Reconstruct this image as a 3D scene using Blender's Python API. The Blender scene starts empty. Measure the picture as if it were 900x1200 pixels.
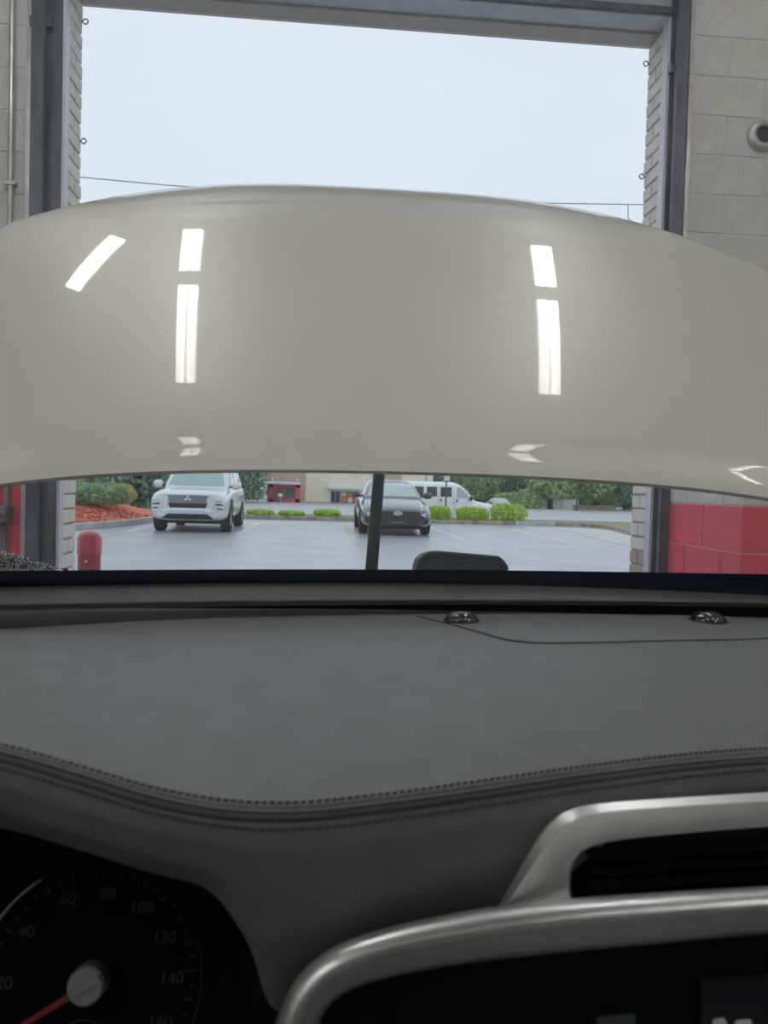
import bpy, bmesh, math, random
import numpy as np
from mathutils import Vector, Matrix
from mathutils.bvhtree import BVHTree

R = math.radians
random.seed(7)
rng = np.random.default_rng(7)
scene = bpy.context.scene
COL = scene.collection

# ------------------------------------------------------------------ camera, sky, exposure
EYE = Vector((0.0, 0.0, 1.2))
FPX = 900.0
yaw, pitch, roll = R(4.6), R(1.78), R(1.57)
FWD = Vector((math.sin(yaw) * math.cos(pitch), math.cos(yaw) * math.cos(pitch), -math.sin(pitch)))
_r0 = Vector((math.cos(yaw), -math.sin(yaw), 0))
_u0 = _r0.cross(FWD)
RGT = _r0 * math.cos(roll) + _u0 * math.sin(roll)
UPV = _u0 * math.cos(roll) - _r0 * math.sin(roll)
cam_data = bpy.data.cameras.new('camera')
cam = bpy.data.objects.new('camera', cam_data)
COL.objects.link(cam)
cam_data.sensor_fit = 'VERTICAL'
cam_data.sensor_height = 36
cam_data.lens = FPX / 1200 * 36
cam_data.clip_start = 0.02
cam_data.clip_end = 1000
cam_data.dof.use_dof = True
cam_data.dof.focus_distance = 1.9
cam_data.dof.aperture_fstop = 9
m = Matrix((RGT, UPV, -FWD)).transposed().to_4x4()
m.translation = EYE
cam.matrix_world = m
scene.camera = cam

world = bpy.data.worlds.new('overcast_sky')
scene.world = world
world.use_nodes = True
wn = world.node_tree.nodes
wl = world.node_tree.links
bg = wn['Background']
bg.inputs['Strength'].default_value = 1.0
tc = wn.new('ShaderNodeTexCoord')
wno = wn.new('ShaderNodeTexNoise')
wno.inputs['Scale'].default_value = 1.6
wno.inputs['Detail'].default_value = 4
wra = wn.new('ShaderNodeValToRGB')
wra.color_ramp.elements[0].position = 0.3
wra.color_ramp.elements[0].color = (0.72, 0.83, 0.97, 1)
wra.color_ramp.elements[1].position = 0.7
wra.color_ramp.elements[1].color = (0.80, 0.89, 1.0, 1)
wl.new(tc.outputs['Generated'], wno.inputs['Vector'])
wl.new(wno.outputs['Fac'], wra.inputs['Fac'])
wl.new(wra.outputs['Color'], bg.inputs['Color'])

scene.view_settings.view_transform = 'Standard'
scene.view_settings.look = 'None'
scene.view_settings.exposure = 0.0
scene.view_settings.gamma = 1.0
scene.view_settings.use_curve_mapping = False
scene.cycles.use_denoising = True
scene.cycles.max_bounces = 10
scene.cycles.transparent_max_bounces = 16


def at(px, py, Y=None, Z=None):
    """point of the place seen in direction (px, py) of the 900x1200 frame, at distance Y or height Z"""
    d = FWD + RGT * ((px - 450) / FPX) + UPV * ((600 - py) / FPX)
    k = Y / d.y if Y is not None else (Z - EYE.z) / d.z
    return EYE + d * k


# ------------------------------------------------------------------ materials
MATS = {}


def mat(name, col, rough=.5, metal=0., col2=None, scale=20., bump=0., bscale=80., coat=0., spec=.5,
        emit=0., detail=3., stretch=None, coat_rough=.03, lo=.35, hi=.65):
    if name in MATS:
        return MATS[name]
    m = bpy.data.materials.new(name)
    m.use_nodes = True
    nt = m.node_tree
    b = nt.nodes['Principled BSDF']
    b.inputs['Base Color'].default_value = (*col, 1)
    b.inputs['Roughness'].default_value = rough
    b.inputs['Metallic'].default_value = metal
    b.inputs['Specular IOR Level'].default_value = spec
    b.inputs['Coat Weight'].default_value = coat
    b.inputs['Coat Roughness'].default_value = coat_rough
    t = nt.nodes.new('ShaderNodeTexCoord')
    mp = nt.nodes.new('ShaderNodeMapping')
    if stretch:
        mp.inputs['Scale'].default_value = stretch
    nt.links.new(t.outputs['Object'], mp.inputs['Vector'])
    n = nt.nodes.new('ShaderNodeTexNoise')
    n.inputs['Scale'].default_value = scale
    n.inputs['Detail'].default_value = detail
    nt.links.new(mp.outputs['Vector'], n.inputs['Vector'])
    r = nt.nodes.new('ShaderNodeValToRGB')
    c2 = col2 if col2 else tuple(c * .9 for c in col)
    r.color_ramp.elements[0].position = lo
    r.color_ramp.elements[1].position = hi
    r.color_ramp.elements[0].color = (*c2, 1)
    r.color_ramp.elements[1].color = (*col, 1)
    nt.links.new(n.outputs['Fac'], r.inputs['Fac'])
    nt.links.new(r.outputs['Color'], b.inputs['Base Color'])
    if bump:
        n2 = nt.nodes.new('ShaderNodeTexNoise')
        n2.inputs['Scale'].default_value = bscale
        n2.inputs['Detail'].default_value = 4
        nt.links.new(mp.outputs['Vector'], n2.inputs['Vector'])
        bp = nt.nodes.new('ShaderNodeBump')
        bp.inputs['Strength'].default_value = bump
        bp.inputs['Distance'].default_value = .01
        nt.links.new(n2.outputs['Fac'], bp.inputs['Height'])
        nt.links.new(bp.outputs['Normal'], b.inputs['Normal'])
    if emit:
        b.inputs['Emission Color'].default_value = (*col, 1)
        b.inputs['Emission Strength'].default_value = emit
    MATS[name] = m
    return m


def glass(name, tint, refl=1.0):
    if name in MATS:
        return MATS[name]
    m = bpy.data.materials.new(name)
    m.use_nodes = True
    nt = m.node_tree
    nt.nodes.clear()
    out = nt.nodes.new('ShaderNodeOutputMaterial')
    tr = nt.nodes.new('ShaderNodeBsdfTransparent')
    tr.inputs['Color'].default_value = (*tint, 1)
    gl = nt.nodes.new('ShaderNodeBsdfGlossy')
    gl.inputs['Roughness'].default_value = 0.0
    lw = nt.nodes.new('ShaderNodeLayerWeight')      # Schlick reflectance, same from both sides of the pane
    lw.inputs['Blend'].default_value = .5
    pw = nt.nodes.new('ShaderNodeMath')
    pw.operation = 'POWER'
    pw.inputs[1].default_value = 5
    ma = nt.nodes.new('ShaderNodeMath')
    ma.operation = 'MULTIPLY_ADD'
    ma.inputs[1].default_value = .96 * refl
    ma.inputs[2].default_value = .04 * refl
    nt.links.new(lw.outputs['Facing'], pw.inputs[0])
    nt.links.new(pw.outputs[0], ma.inputs[0])
    mx = nt.nodes.new('ShaderNodeMixShader')
    nt.links.new(ma.outputs[0], mx.inputs['Fac'])
    nt.links.new(tr.outputs['BSDF'], mx.inputs[1])
    nt.links.new(gl.outputs['BSDF'], mx.inputs[2])
    fl = nt.nodes.new('ShaderNodeBsdfTranslucent')      # translucent layer added to imitate veiling glare and haze
    fl.inputs['Color'].default_value = (.80, .88, .95, 1)
    mf = nt.nodes.new('ShaderNodeMixShader')
    mf.inputs['Fac'].default_value = .06
    nt.links.new(mx.outputs['Shader'], mf.inputs[1])
    nt.links.new(fl.outputs['BSDF'], mf.inputs[2])
    nt.links.new(mf.outputs['Shader'], out.inputs['Surface'])
    MATS[name] = m
    return m


M_BLOCK = mat('painted_block_grey', (.66, .655, .64), .75, col2=(.60, .595, .58), scale=9, bump=.5, bscale=120)
M_BLOCKR = mat('painted_block_red', (.82, .075, .12), .5, col2=(.74, .065, .105), scale=9, bump=.5, bscale=120)
M_MORT = mat('block_joint_grey', (.66, .655, .64), .85, bump=.3)
M_MORTR = mat('block_joint_pale_red', (.86, .26, .30), .7, bump=.3)
M_BRICK = mat('cream_brick', (.84, .79, .73), .85, col2=(.74, .69, .63), scale=30, bump=.6, bscale=150)
M_BRICKB = mat('tan_brick', (.52, .43, .32), .85, col2=(.42, .35, .26), scale=30, bump=.6, bscale=150)
M_BMORT = mat('brick_mortar', (.40, .37, .34), .9, bump=.4)
M_STEELD = mat('dark_blue_steel', (.10, .125, .175), .36, .2, col2=(.055, .07, .10), scale=6, stretch=(3, 3, .6))
M_STEELG = mat('grey_painted_steel', (.60, .63, .70), .45, .1, col2=(.52, .55, .61), scale=5, stretch=(2, 2, .4))
M_STEELL = mat('pale_galvanised_steel', (.55, .56, .58), .38, .6, col2=(.42, .43, .45), scale=12)
M_SOFF = mat('beige_soffit', (.55, .51, .47), .8, bump=.2)
M_CONC = mat('garage_concrete', (.30, .30, .29), .5, col2=(.20, .20, .19), scale=3, bump=.2)
M_CEIL = mat('ceiling_paint', (.55, .54, .50), .85, scale=2)
M_WALLP = mat('plain_painted_wall', (.66, .655, .64), .8, col2=(.58, .575, .56), scale=3)
M_TUBE = mat('fluorescent_tube', (1.0, .98, .945), .5, emit=18.0)
M_FIX = mat('white_enamel_fixture', (.75, .75, .72), .4)


def asphalt_mat():
    m = mat('wet_asphalt', (.47, .48, .50), .30, col2=(.36, .37, .39), scale=1.1, bump=.25, bscale=55, detail=8)
    return m


M_ASPH = asphalt_mat()
M_ROAD = mat('road_asphalt', (.52, .53, .55), .45, col2=(.42, .43, .45), scale=.5, bump=.1, stretch=(.2, 2, 1))
M_LINE = mat('worn_line_paint', (.80, .80, .78), .6, col2=(.45, .45, .45), scale=9, lo=.3, hi=.5)
M_LINEY = mat('worn_yellow_paint', (.78, .70, .45), .6, col2=(.5, .47, .38), scale=9)
M_KERB = mat('kerb_concrete', (.42, .37, .31), .85, col2=(.24, .20, .17), scale=4, bump=.4, bscale=40)
M_KERBL = mat('pale_kerb_concrete', (.55, .54, .52), .8, col2=(.40, .39, .37), scale=4, bump=.4)
M_APRON = mat('pale_concrete_apron', (.66, .64, .60), .7, col2=(.54, .52, .48), scale=2)
M_GRASS = mat('verge_grass', (.30, .34, .16), .9, col2=(.22, .19, .10), scale=3, bump=.6)
M_MULCH = mat('red_mulch', (.85, .25, .13), .9, col2=(.60, .16, .085), scale=16, bump=.8, bscale=30, detail=6)
M_CHIP = mat('mulch_chip', (.88, .32, .18), .9, col2=(.52, .15, .09), scale=5)
M_LEAFB = mat('bright_hedge_leaf', (.55, .74, .07), .5, col2=(.34, .56, .05), scale=9)
M_LEAFJ = mat('juniper_leaf', (.36, .52, .26), .6, col2=(.20, .32, .14), scale=6)
M_LEAFY = mat('yellow_green_leaf', (.66, .58, .16), .6, col2=(.40, .42, .10), scale=6)
M_LEAFT = mat('tree_leaf', (.38, .54, .26), .6, col2=(.24, .37, .17), scale=.8)
M_LEAFT2 = mat('pale_tree_leaf', (.52, .66, .32), .6, col2=(.36, .48, .22), scale=.8)
M_LEAFT3 = mat('deep_tree_leaf', (.26, .40, .26), .6, col2=(.18, .29, .19), scale=.8)
M_BARK = mat('bark', (.13, .10, .08), .9, col2=(.07, .055, .045), scale=6, bump=.6, stretch=(4, 4, .6))

M_HOOD = mat('pearl_grey_paint', (.58, .565, .53), .38, .1, col2=(.57, .555, .52), scale=4, coat=1.0, coat_rough=.015, spec=.4)
M_HOOD.node_tree.nodes['Principled BSDF'].inputs['Coat IOR'].default_value = 1.29
M_SILV = mat('silver_white_paint', (.72, .75, .77), .32, .2, coat=1, coat_rough=.04)
M_CHAR = mat('charcoal_paint', (.055, .065, .075), .25, .3, coat=1, coat_rough=.03)
M_WHITE = mat('white_van_paint', (.88, .91, .93), .35, coat=.6)
M_GREYC = mat('grey_car_paint', (.30, .33, .36), .3, .3, coat=1)
M_CGLASS = mat('car_window_glass', (.30, .42, .42), .05, .0, spec=.9, coat=1)
M_CGLASSD = mat('dark_window_glass', (.10, .13, .15), .05, .0, spec=.7, coat=1)
M_VGLASSD = mat('van_side_glass', (.05, .06, .07), .12, spec=.5)
M_BLKP = mat('black_plastic', (.012, .013, .015), .45, scale=60)
M_BLKG = mat('black_grille', (.02, .022, .025), .35)
M_GRSLAT = mat('dark_grille_slat', (.07, .075, .08), .4)
M_RUB = mat('tyre_rubber', (.02, .02, .021), .8, bump=.2)
M_RIM = mat('alloy_rim', (.35, .36, .38), .35, .8)
M_CHRM = mat('chrome', (.85, .86, .88), .15, .9)
M_LAMP = mat('headlamp_lens', (.55, .58, .60), .2, .1, coat=1)
M_AMBER = mat('amber_marker', (.8, .3, .05), .3)

M_PAD = mat('dash_leather_top', (.205, .222, .236), .42, col2=(.182, .198, .210), scale=30, bump=.18, bscale=700, spec=.8)
M_PADL = mat('dash_leather_lower', (.165, .168, .18), .55, col2=(.145, .148, .158), scale=30, bump=.25, bscale=700, spec=.35)
M_PIPE = mat('seam_leather', (.17, .175, .185), .5, spec=.4)
M_PIPED = mat('seam_leather_dark', (.085, .088, .094), .55, spec=.3)
M_THREAD = mat('stitch_thread', (.085, .088, .095), .8)
M_GROOVE = mat('seam_groove', (.02, .02, .022), .9)
M_TRIMG = mat('dash_lip_grey', (.27, .262, .265), .6, bump=.1, bscale=900)
M_FRIT = mat('ceramic_frit', (.020, .042, .085), .35)  # black band given a navy tone: glare haze put into the colour
M_DOT = mat('frit_dot_pale', (.92, .93, .93), .5)
M_SATIN = mat('satin_silver_trim', (.80, .81, .82), .33, .8, col2=(.76, .77, .78), scale=60)
M_SCREEN = mat('dark_display', (.005, .006, .008), .3, spec=.15)
M_SCREEN2 = mat('dark_display_tile', (.016, .014, .02), .3, spec=.35)
M_MARK = mat('display_mark', (.40, .40, .40), .5, emit=.12)
M_MARKD = mat('display_mark_dim', (.04, .055, .06), .5, emit=.03)
M_DIAL = mat('dial_face', (.004, .005, .009), .7, spec=.08)
M_NUM = mat('dial_numeral', (.032, .034, .04), .6)
M_HUB = mat('silver_hub', (.36, .36, .37), .45, .2)
M_NEEDLE = mat('red_needle', (.30, .02, .015), .5)
M_VENT = mat('vent_black', (.006, .007, .010), .6, spec=.15)
M_SENSOR = mat('smoked_sensor_dome', (.03, .03, .032), .16, coat=1, spec=.7)
M_ROD = mat('dark_green_rod', (.05, .10, .068), .35, .3)
M_HEADL = mat('headliner', (.62, .61, .59), .9)
M_REDP = mat('glossy_red_paint', (.50, .03, .05), .30, col2=(.42, .025, .04), scale=12, coat=.6)
M_REDD = mat('worn_red_paint', (.36, .025, .04), .4, col2=(.28, .02, .03), scale=12)
M_TAN = mat('tan_stone_facade', (.86, .77, .61), .85, col2=(.78, .69, .54), scale=.8)
M_TANL = mat('pale_tan_facade', (.90, .80, .66), .85, scale=.8)
M_BRN = mat('brown_brick_facade', (.60, .42, .33), .85, col2=(.52, .36, .28), scale=2)
M_STORE = mat('store_red', (.85, .10, .13), .5)
M_AWN = mat('grey_awning', (.70, .75, .80), .5)
M_SHOPG = mat('shop_glass', (.10, .12, .10), .1, coat=1)
M_ORANGE = mat('orange_poster', (.85, .22, .07), .6)
M_REDSIGN = mat('red_neon_sign', (.8, .02, .03), .5)
M_POSTER = mat('white_poster', (.75, .74, .72), .6)
M_POLE = mat('weathered_pole', (.20, .19, .18), .8)
M_WIRE = mat('wire_black', (.10, .11, .12), .7)
M_LOWW = mat('low_stone_wall', (.30, .24, .20), .9, col2=(.20, .16, .14), scale=2)
M_WHW = mat('white_low_wall', (.75, .74, .74), .8)
M_GALV = mat('grey_box_metal', (.20, .21, .24), .4, .6)
M_PINK = mat('pinkish_brick_house', (.45, .30, .25), .9, scale=1)
M_GLASSW = glass('windshield_glass', (.97, .985, .98), 0.8)


# ------------------------------------------------------------------ mesh helpers
class MB:
    def __init__(s):
        s.v = []
        s.f = []

    def add(s, vs, fs):
        o = len(s.v)
        s.v += [tuple(v) for v in vs]
        s.f += [tuple(i + o for i in f) for f in fs]
        return s

    def box(s, x0, x1, y0, y1, z0, z1, rot=None, c=None):
        vs = [Vector((x, y, z)) for z in (z0, z1) for y in (y0, y1) for x in (x0, x1)]
        if rot is not None:
            c = Vector(c) if c is not None else Vector(((x0 + x1) / 2, (y0 + y1) / 2, (z0 + z1) / 2))
            vs = [rot @ (v - c) + c for v in vs]
        return s.add(vs, [(0, 2, 3, 1), (4, 5, 7, 6), (0, 1, 5, 4), (2, 6, 7, 3), (1, 3, 7, 5), (0, 4, 6, 2)])

    def grid(s, P, closed_u=False, closed_v=False):
        n, k = len(P), len(P[0])
        fs = []
        for i in range(n if closed_u else n - 1):
            for j in range(k if closed_v else k - 1):
                fs.append((i * k + j, i * k + (j + 1) % k, ((i + 1) % n) * k + (j + 1) % k, ((i + 1) % n) * k + j))
        return s.add([p for row in P for p in row], fs)

    def tube(s, pts, r, n=8, caps=True):
        pts = [Vector(p) for p in pts]
        rs = r if isinstance(r, (list, tuple)) else [r] * len(pts)
        rows = []
        for i, p in enumerate(pts):
            d = (pts[min(i + 1, len(pts) - 1)] - pts[max(i - 1, 0)]).normalized()
            a = d.cross(Vector((0, 0, 1)) if abs(d.z) < .9 else Vector((1, 0, 0))).normalized()
            b = d.cross(a)
            rows.append([p + (a * math.cos(2 * math.pi * k / n) + b * math.sin(2 * math.pi * k / n)) * rs[i] for k in range(n)])
        o = len(s.v)
        s.grid(rows, closed_v=True)
        if caps:
            s.f.append(tuple(o + k for k in range(n))[::-1])
            s.f.append(tuple(o + (len(rows) - 1) * n + k for k in range(n)))
        return s

    def lathe(s, prof, n=24, M=None):
        """prof: (r, h) pairs about local z"""
        M = M or Matrix()
        rows = [[M @ Vector((r * math.cos(2 * math.pi * k / n), r * math.sin(2 * math.pi * k / n), h)) for k in range(n)] for r, h in prof]
        return s.grid(rows, closed_v=True)

    def prism(s, poly, d):
        """poly: 3D points of a face; d: extrusion vector"""
        d = Vector(d)
        n = len(poly)
        p = [Vector(q) for q in poly]
        return s.add(p + [q + d for q in p], [tuple(range(n)), tuple(range(2 * n - 1, n - 1, -1))] +
                     [(i, i + n, (i + 1) % n + n, (i + 1) % n) for i in range(n)])

    def mesh(s, name, smooth=False):
        me = bpy.data.meshes.new(name)
        me.from_pydata([tuple(v) for v in s.v], [], s.f)
        bm = bmesh.new()
        bm.from_mesh(me)
        bmesh.ops.recalc_face_normals(bm, faces=bm.faces)
        bm.to_mesh(me)
        bm.free()
        if smooth:
            me.polygons.foreach_set('use_smooth', [True] * len(me.polygons))
        return me

    def build(s, name, material, parent=None, smooth=False, bevel=0, auto=None):
        me = s.mesh(name, smooth)
        me.materials.append(material)
        o = link(name, me, parent)
        if auto:
            sharp(me, auto)
        if bevel:
            b = o.modifiers.new('bevel', 'BEVEL')
            b.width = bevel
            b.segments = 2
            b.limit_method = 'ANGLE'
        return o


def sharp(me, deg):
    bm = bmesh.new()
    bm.from_mesh(me)
    for f in bm.faces:
        f.smooth = True
    for e in bm.edges:
        e.smooth = not (len(e.link_faces) == 2 and e.calc_face_angle(0) > R(deg))
    bm.to_mesh(me)
    bm.free()


WORLD_M = {}


def link(name, data, parent=None):
    o = bpy.data.objects.new(name, data)
    COL.objects.link(o)
    if parent is not None:
        o.parent = parent
        if parent.name in WORLD_M:          # things whose parts are written in world coordinates
            o.matrix_parent_inverse = WORLD_M[parent.name].inverted()
    return o


def tag(o, label, cat, group=None, kind=None):
    o['label'] = label
    o['category'] = cat
    if group:
        o['group'] = group
    if kind:
        o['kind'] = kind
    return o


def struct(o):
    o['kind'] = 'structure'
    return o


def thing(name, label, cat, loc, group=None, rotz=0, world=False):
    o = bpy.data.objects.new(name, None)
    COL.objects.link(o)
    o.empty_display_size = .1
    o.location = loc
    o.rotation_euler = (0, 0, rotz)
    if world:
        WORLD_M[o.name] = Matrix.Translation(Vector(loc))
    return tag(o, label, cat, group)


def copy_tree(o, parent=None):
    c = o.copy()
    COL.objects.link(c)
    c.parent = parent
    if parent is not None:
        c.matrix_parent_inverse = o.matrix_parent_inverse.copy()
    for ch in list(o.children):
        copy_tree(ch, c)
    return c


def spline(xs, ys, x):
    """smooth monotone-ish cubic through control points"""
    xs = np.asarray(xs, float)
    ys = np.asarray(ys, float)
    d = np.gradient(ys, xs)
    i = int(np.clip(np.searchsorted(xs, x) - 1, 0, len(xs) - 2))
    h = xs[i + 1] - xs[i]
    t = (x - xs[i]) / h
    return float((2 * t**3 - 3 * t**2 + 1) * ys[i] + (t**3 - 2 * t**2 + t) * h * d[i] + (-2 * t**3 + 3 * t**2) * ys[i + 1] + (t**3 - t**2) * h * d[i + 1])


def smooth01(t):
    t = min(1, max(0, t))
    return t * t * (3 - 2 * t)


def resample(pts, n):
    pts = [np.array(p, float) for p in pts]
    L = [0]
    for a, b in zip(pts, pts[1:]):
        L.append(L[-1] + np.linalg.norm(b - a))
    out = []
    for s in np.linspace(0, L[-1], n):
        i = min(int(np.searchsorted(L, s, 'right')) - 1, len(pts) - 2)
        t = (s - L[i]) / max(L[i + 1] - L[i], 1e-9)
        out.append(pts[i] * (1 - t) + pts[i + 1] * t)
    return out


def chaikin(pts, k=2):
    for _ in range(k):
        q = [pts[0]]
        for a, b in zip(pts, pts[1:]):
            a, b = np.array(a, float), np.array(b, float)
            q += [a * .75 + b * .25, a * .25 + b * .75]
        q.append(pts[-1])
        pts = q
    return pts


# ================================================================== THE GARAGE
YI, YO = 3.88, 4.12            # inner and outer face of the door wall
XL, XR = -1.284, 1.702         # door opening
ZH = 3.63                      # door head
GX0, GX1, GY0, GZ1 = -5.2, 5.0, -8.0, 5.9

struct(MB().box(GX0, GX1, GY0, YI, -.2, 0).build('floor', M_CONC))
struct(MB().box(GX0, GX1, GY0, YO, GZ1, GZ1 + .2).build('ceiling', M_CEIL))
struct(MB().box(GX0 - .2, GX0, GY0, YO, -.2, GZ1).build('wall_left', M_WALLP))
struct(MB().box(GX1, GX1 + .2, GY0, YO, -.2, GZ1).build('wall_right', M_WALLP))
struct(MB().box(GX0, GX1, GY0 - .2, GY0, -.2, GZ1).build('wall_back', M_WALLP))
REDZ = 1.165
CORE = YI + .004
wf = MB()
wf.box(GX0, XL - .155, CORE, YO, REDZ, GZ1)
wf.box(XR + .105, GX1, CORE, YO, REDZ, GZ1)
wf.box(XL - .2, XR + .2, CORE, YO, ZH + .16, GZ1)
wall_front = struct(wf.build('wall_front', M_MORT))
wr = MB()
wr.box(GX0, XL - .155, CORE, YO, -.2, REDZ)
wr.box(XR + .105, GX1, CORE, YO, -.2, REDZ)
struct(wr.build('wall_front_dado', M_MORTR))
dado = bpy.data.objects['wall_front_dado']


def block_mesh(w, h, d, mt, name='block'):
    me = MB().box(0, w, -d, .02, 0, h).mesh(name)
    bm = bmesh.new()
    bm.from_mesh(me)
    bmesh.ops.bevel(bm, geom=[e for e in bm.edges if all(v.co.y < -d + .001 for v in e.verts)], offset=.0025, segments=1, affect='EDGES')
    bm.to_mesh(me)
    bm.free()
    me.materials.append(mt)
    return me


bm_full = {M_BLOCK: block_mesh(.392, .192, .004, M_BLOCK), M_BLOCKR: block_mesh(.392, .192, .004, M_BLOCKR)}
for z0k in range(0, 23):
    z = REDZ - 1.2 + .2 * z0k
    if z > 4.35:
        break
    mt = M_BLOCKR if z < REDZ - .01 else M_BLOCK
    for side in (-1, 1):
        xs = []
        off = .2 if z0k % 2 else 0
        if side < 0:
            x = XL - .17
            first = True
            while x > -2.9:
                w = .196 if (first and off) else .396
                first = False
                xs.append((x - w + .002, w))
                x -= w + .004
        else:
            x = XR + .131
            first = True
            while x < 2.75:
                w = .196 if (first and off) else .396
                first = False
                xs.append((x + .002, w))
                x += w + .004
        for (bx0, w) in xs:
            o = link('block', bm_full[mt], wall_front if mt is M_BLOCK else dado)
            o.location = (bx0, CORE, z + .004)
            o.scale = ((w - .004) / .392, 1, 1)

# pier beside the opening, half height, its lit flank towards the door
PX0, PX1, PY0, PZ = 1.775, 2.30, 3.12, 1.75
pier = MB().box(PX0 + .004, PX1, PY0 + .004, CORE, 0, REDZ).build('wall_pier', M_MORTR)
struct(pier)
MB().box(PX0 + .004, PX1, PY0 + .004, CORE, REDZ, PZ - .01).build('upper_core', M_MORT, pier)
pr, pg = {}, {}
for key, mt in (('r', M_BLOCKR), ('g', M_BLOCK)):
    pr[key] = block_mesh(.33, .192, .004, mt)
for k in range(9):
    z = REDZ - 1.2 + .2 * k
    if z < -.05 or z > PZ - .1:
        continue
    key = 'r' if z < REDZ - .01 else 'g'
    ys = [PY0, PY0 + .34] if k % 2 else [PY0, PY0 + .17, PY0 + .51]
    ye = ys[1:] + [CORE - .004]
    for a, b in zip(ys, ye):                       # flank, facing -x
        o = link('block', pr[key], pier)
        o.location = (PX0 + .004, b - .004, max(z, 0) + .004)
        o.rotation_euler = (0, 0, R(-90))
        o.scale = ((b - a - .006) / .33, 1, 1)
    xs = [PX0, PX0 + .26] if k % 2 else [PX0, PX0 + .13, PX0 + .39]
    xe = xs[1:] + [PX1]
    for a, b in zip(xs, xe):                       # end, facing the cars
        o = link('block', pr[key], pier)
        o.location = (a + .002, PY0 + .004, max(z, 0) + .004)
        o.scale = ((b - a - .005) / .33, 1, 1)
MB().box(PX0, PX1, PY0, CORE, PZ - .01, PZ + .03).build('cap', M_BLOCK, pier)

# brick reveals of the opening
jl = struct(MB().box(XL - .154, XL - .007, YI + .055, YO - .007, -.05, ZH + .1).build('trim_1', M_BMORT))
jr = struct(MB().box(XR + .007, XR + .104, YI + .055, YO - .007, -.05, ZH + .1).build('trim_2', M_BMORT))


def brick_mesh(mt):
    me = MB().box(0, .20, -.19, 0, 0, .064).mesh('brick')
    bm = bmesh.new()
    bm.from_mesh(me)
    bmesh.ops.bevel(bm, geom=list(bm.edges), offset=.003, segments=1, affect='EDGES')
    bm.to_mesh(me)
    bm.free()
    me.materials.append(mt)
    return me


bk, bkb = brick_mesh(M_BRICK), brick_mesh(M_BRICKB)
for side, par in ((-1, jl), (1, jr)):
    k = 0
    z = 0.0
    while z < ZH - .02:
        o = link('brick', bkb if (z < .84 and side > 0) else bk, par)
        o.rotation_euler = (0, 0, rng.normal() * .006)
        px = rng.normal() * .0018
        o.location = ((XL - .198 - px) if side < 0 else (XR + px), YO + (.0 if k % 2 else -.004), z)
        if k % 2:
            o.scale = (1, .52, 1)
            o2 = link('brick', bkb if (z < .84 and side > 0) else bk, par)
            o2.location = ((XL - .198 - px) if side < 0 else (XR + px), YO - .108, z)
            o2.scale = (1, .44, 1)
        z += .0755
        k += 1
# soffit of the opening: brick strip outside, steel channel inside
head = struct(MB().box(XL - .2, XR + .2, YO - .11, YO, ZH, ZH + .16).build('trim_3', M_SOFF))

struct(MB().box(GX0, XL - .2, YO, YO + .02, -.2, GZ1).box(XR + .2, GX1, YO, YO + .02, -.2, GZ1).box(XL - .2, XR + .2, YO, YO + .02, ZH, GZ1).build('wall_front_outside', M_BRICK))

# ---- overhead door: jamb steel, tracks and the raised leaf
od = thing('overhead_door', 'raised grey steel overhead door with side tracks over the opening', 'garage door', (.21, YI, 0), world=True)
MB().box(XL - .153, XR + .103, YI - .004, YO - .112, ZH + .012, ZH + .17).build('head_channel', M_STEELG, od, bevel=.004)
MB().box(XL - .15, XR + .08, YI - .03, YI - .005, ZH + .02, ZH + .05).build('weather_strip', M_STEELD, od)
# left jamb steel
MB().box(XL - .012, XL + .002, YI - .01, YI + .052, 0, ZH + .01).build('reveal_plate', M_STEELG, od)
MB().box(XR - .002, XR + .012, YI - .01, YI + .052, 0, ZH + .01).build('reveal_plate', M_STEELG, od)
MB().box(XL - .15, XL - .013, YI - .014, YI + .0, 0, ZH + .3).build('jamb_plate', M_STEELD, od)
MB().box(XR + .013, XR + .085, YI - .014, YI + .0, 0, ZH + .3).build('jamb_plate', M_STEELD, od)
for sx, x in ((-1, XL - .108), (1, XR + .052)):
    t = MB()
    t.box(x - .028, x + .028, YI - .075, YI - .071, .05, ZH + .1)
    t.box(x - .028, x - .024, YI - .071, YI - .040, .05, ZH + .1)
    t.box(x + .024, x + .028, YI - .071, YI - .040, .05, ZH + .1)
    # bend towards the room, then up under the roof
    prev = None
    rows = []
    for k in range(9):
        a = k / 8 * R(20)
        rows.append((YI - .055 - (1 - math.cos(a)) * 1.2, ZH + .1 + math.sin(a) * 1.2))
    rows.append((rows[-1][0] - .32, rows[-1][1] + .85))
    t.grid([[(x - .028, y, z), (x + .028, y, z), (x + .028, y - .02, z), (x - .028, y - .02, z)] for y, z in rows], closed_v=True)
    t.build('track', M_STEELD, od)
    xe = XL - .162 if sx < 0 else XR + .118
    MB().box(xe - .011, xe + .011, YI - .03, YI + .0, .02, ZH + .25).build('edge_angle', M_STEELL, od)
    for k in range(4):
        z = .5 + k * .95
        b = MB().box(x - .05, x + .05, YI - .042, YI - .012, z, z + .045)
        b.build('bracket', M_STEELD, od)
for k in range(3):
    z = ZH + .19 + k * .56
    y = YI - .10 - k * .14
    p = MB().box(XL - .12, XR + .05, y - .04, y, z, z + .54, rot=Matrix.Rotation(R(14 if k else 4), 3, 'X'))
    p.build('door_panel', M_STEELG, od, bevel=.008)
MB().box(XL - .12, XR + .05, YI - .15, YI - .085, ZH + .155, ZH + .185).build('bottom_seal', M_STEELD, od)
# latch slot seen as a pale vertical bar on the right track
MB().box(XR + .102, XR + .112, YI - .085, YI - .052, .75, 1.16).build('latch_bar', M_STEELL, od, bevel=.002)

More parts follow.
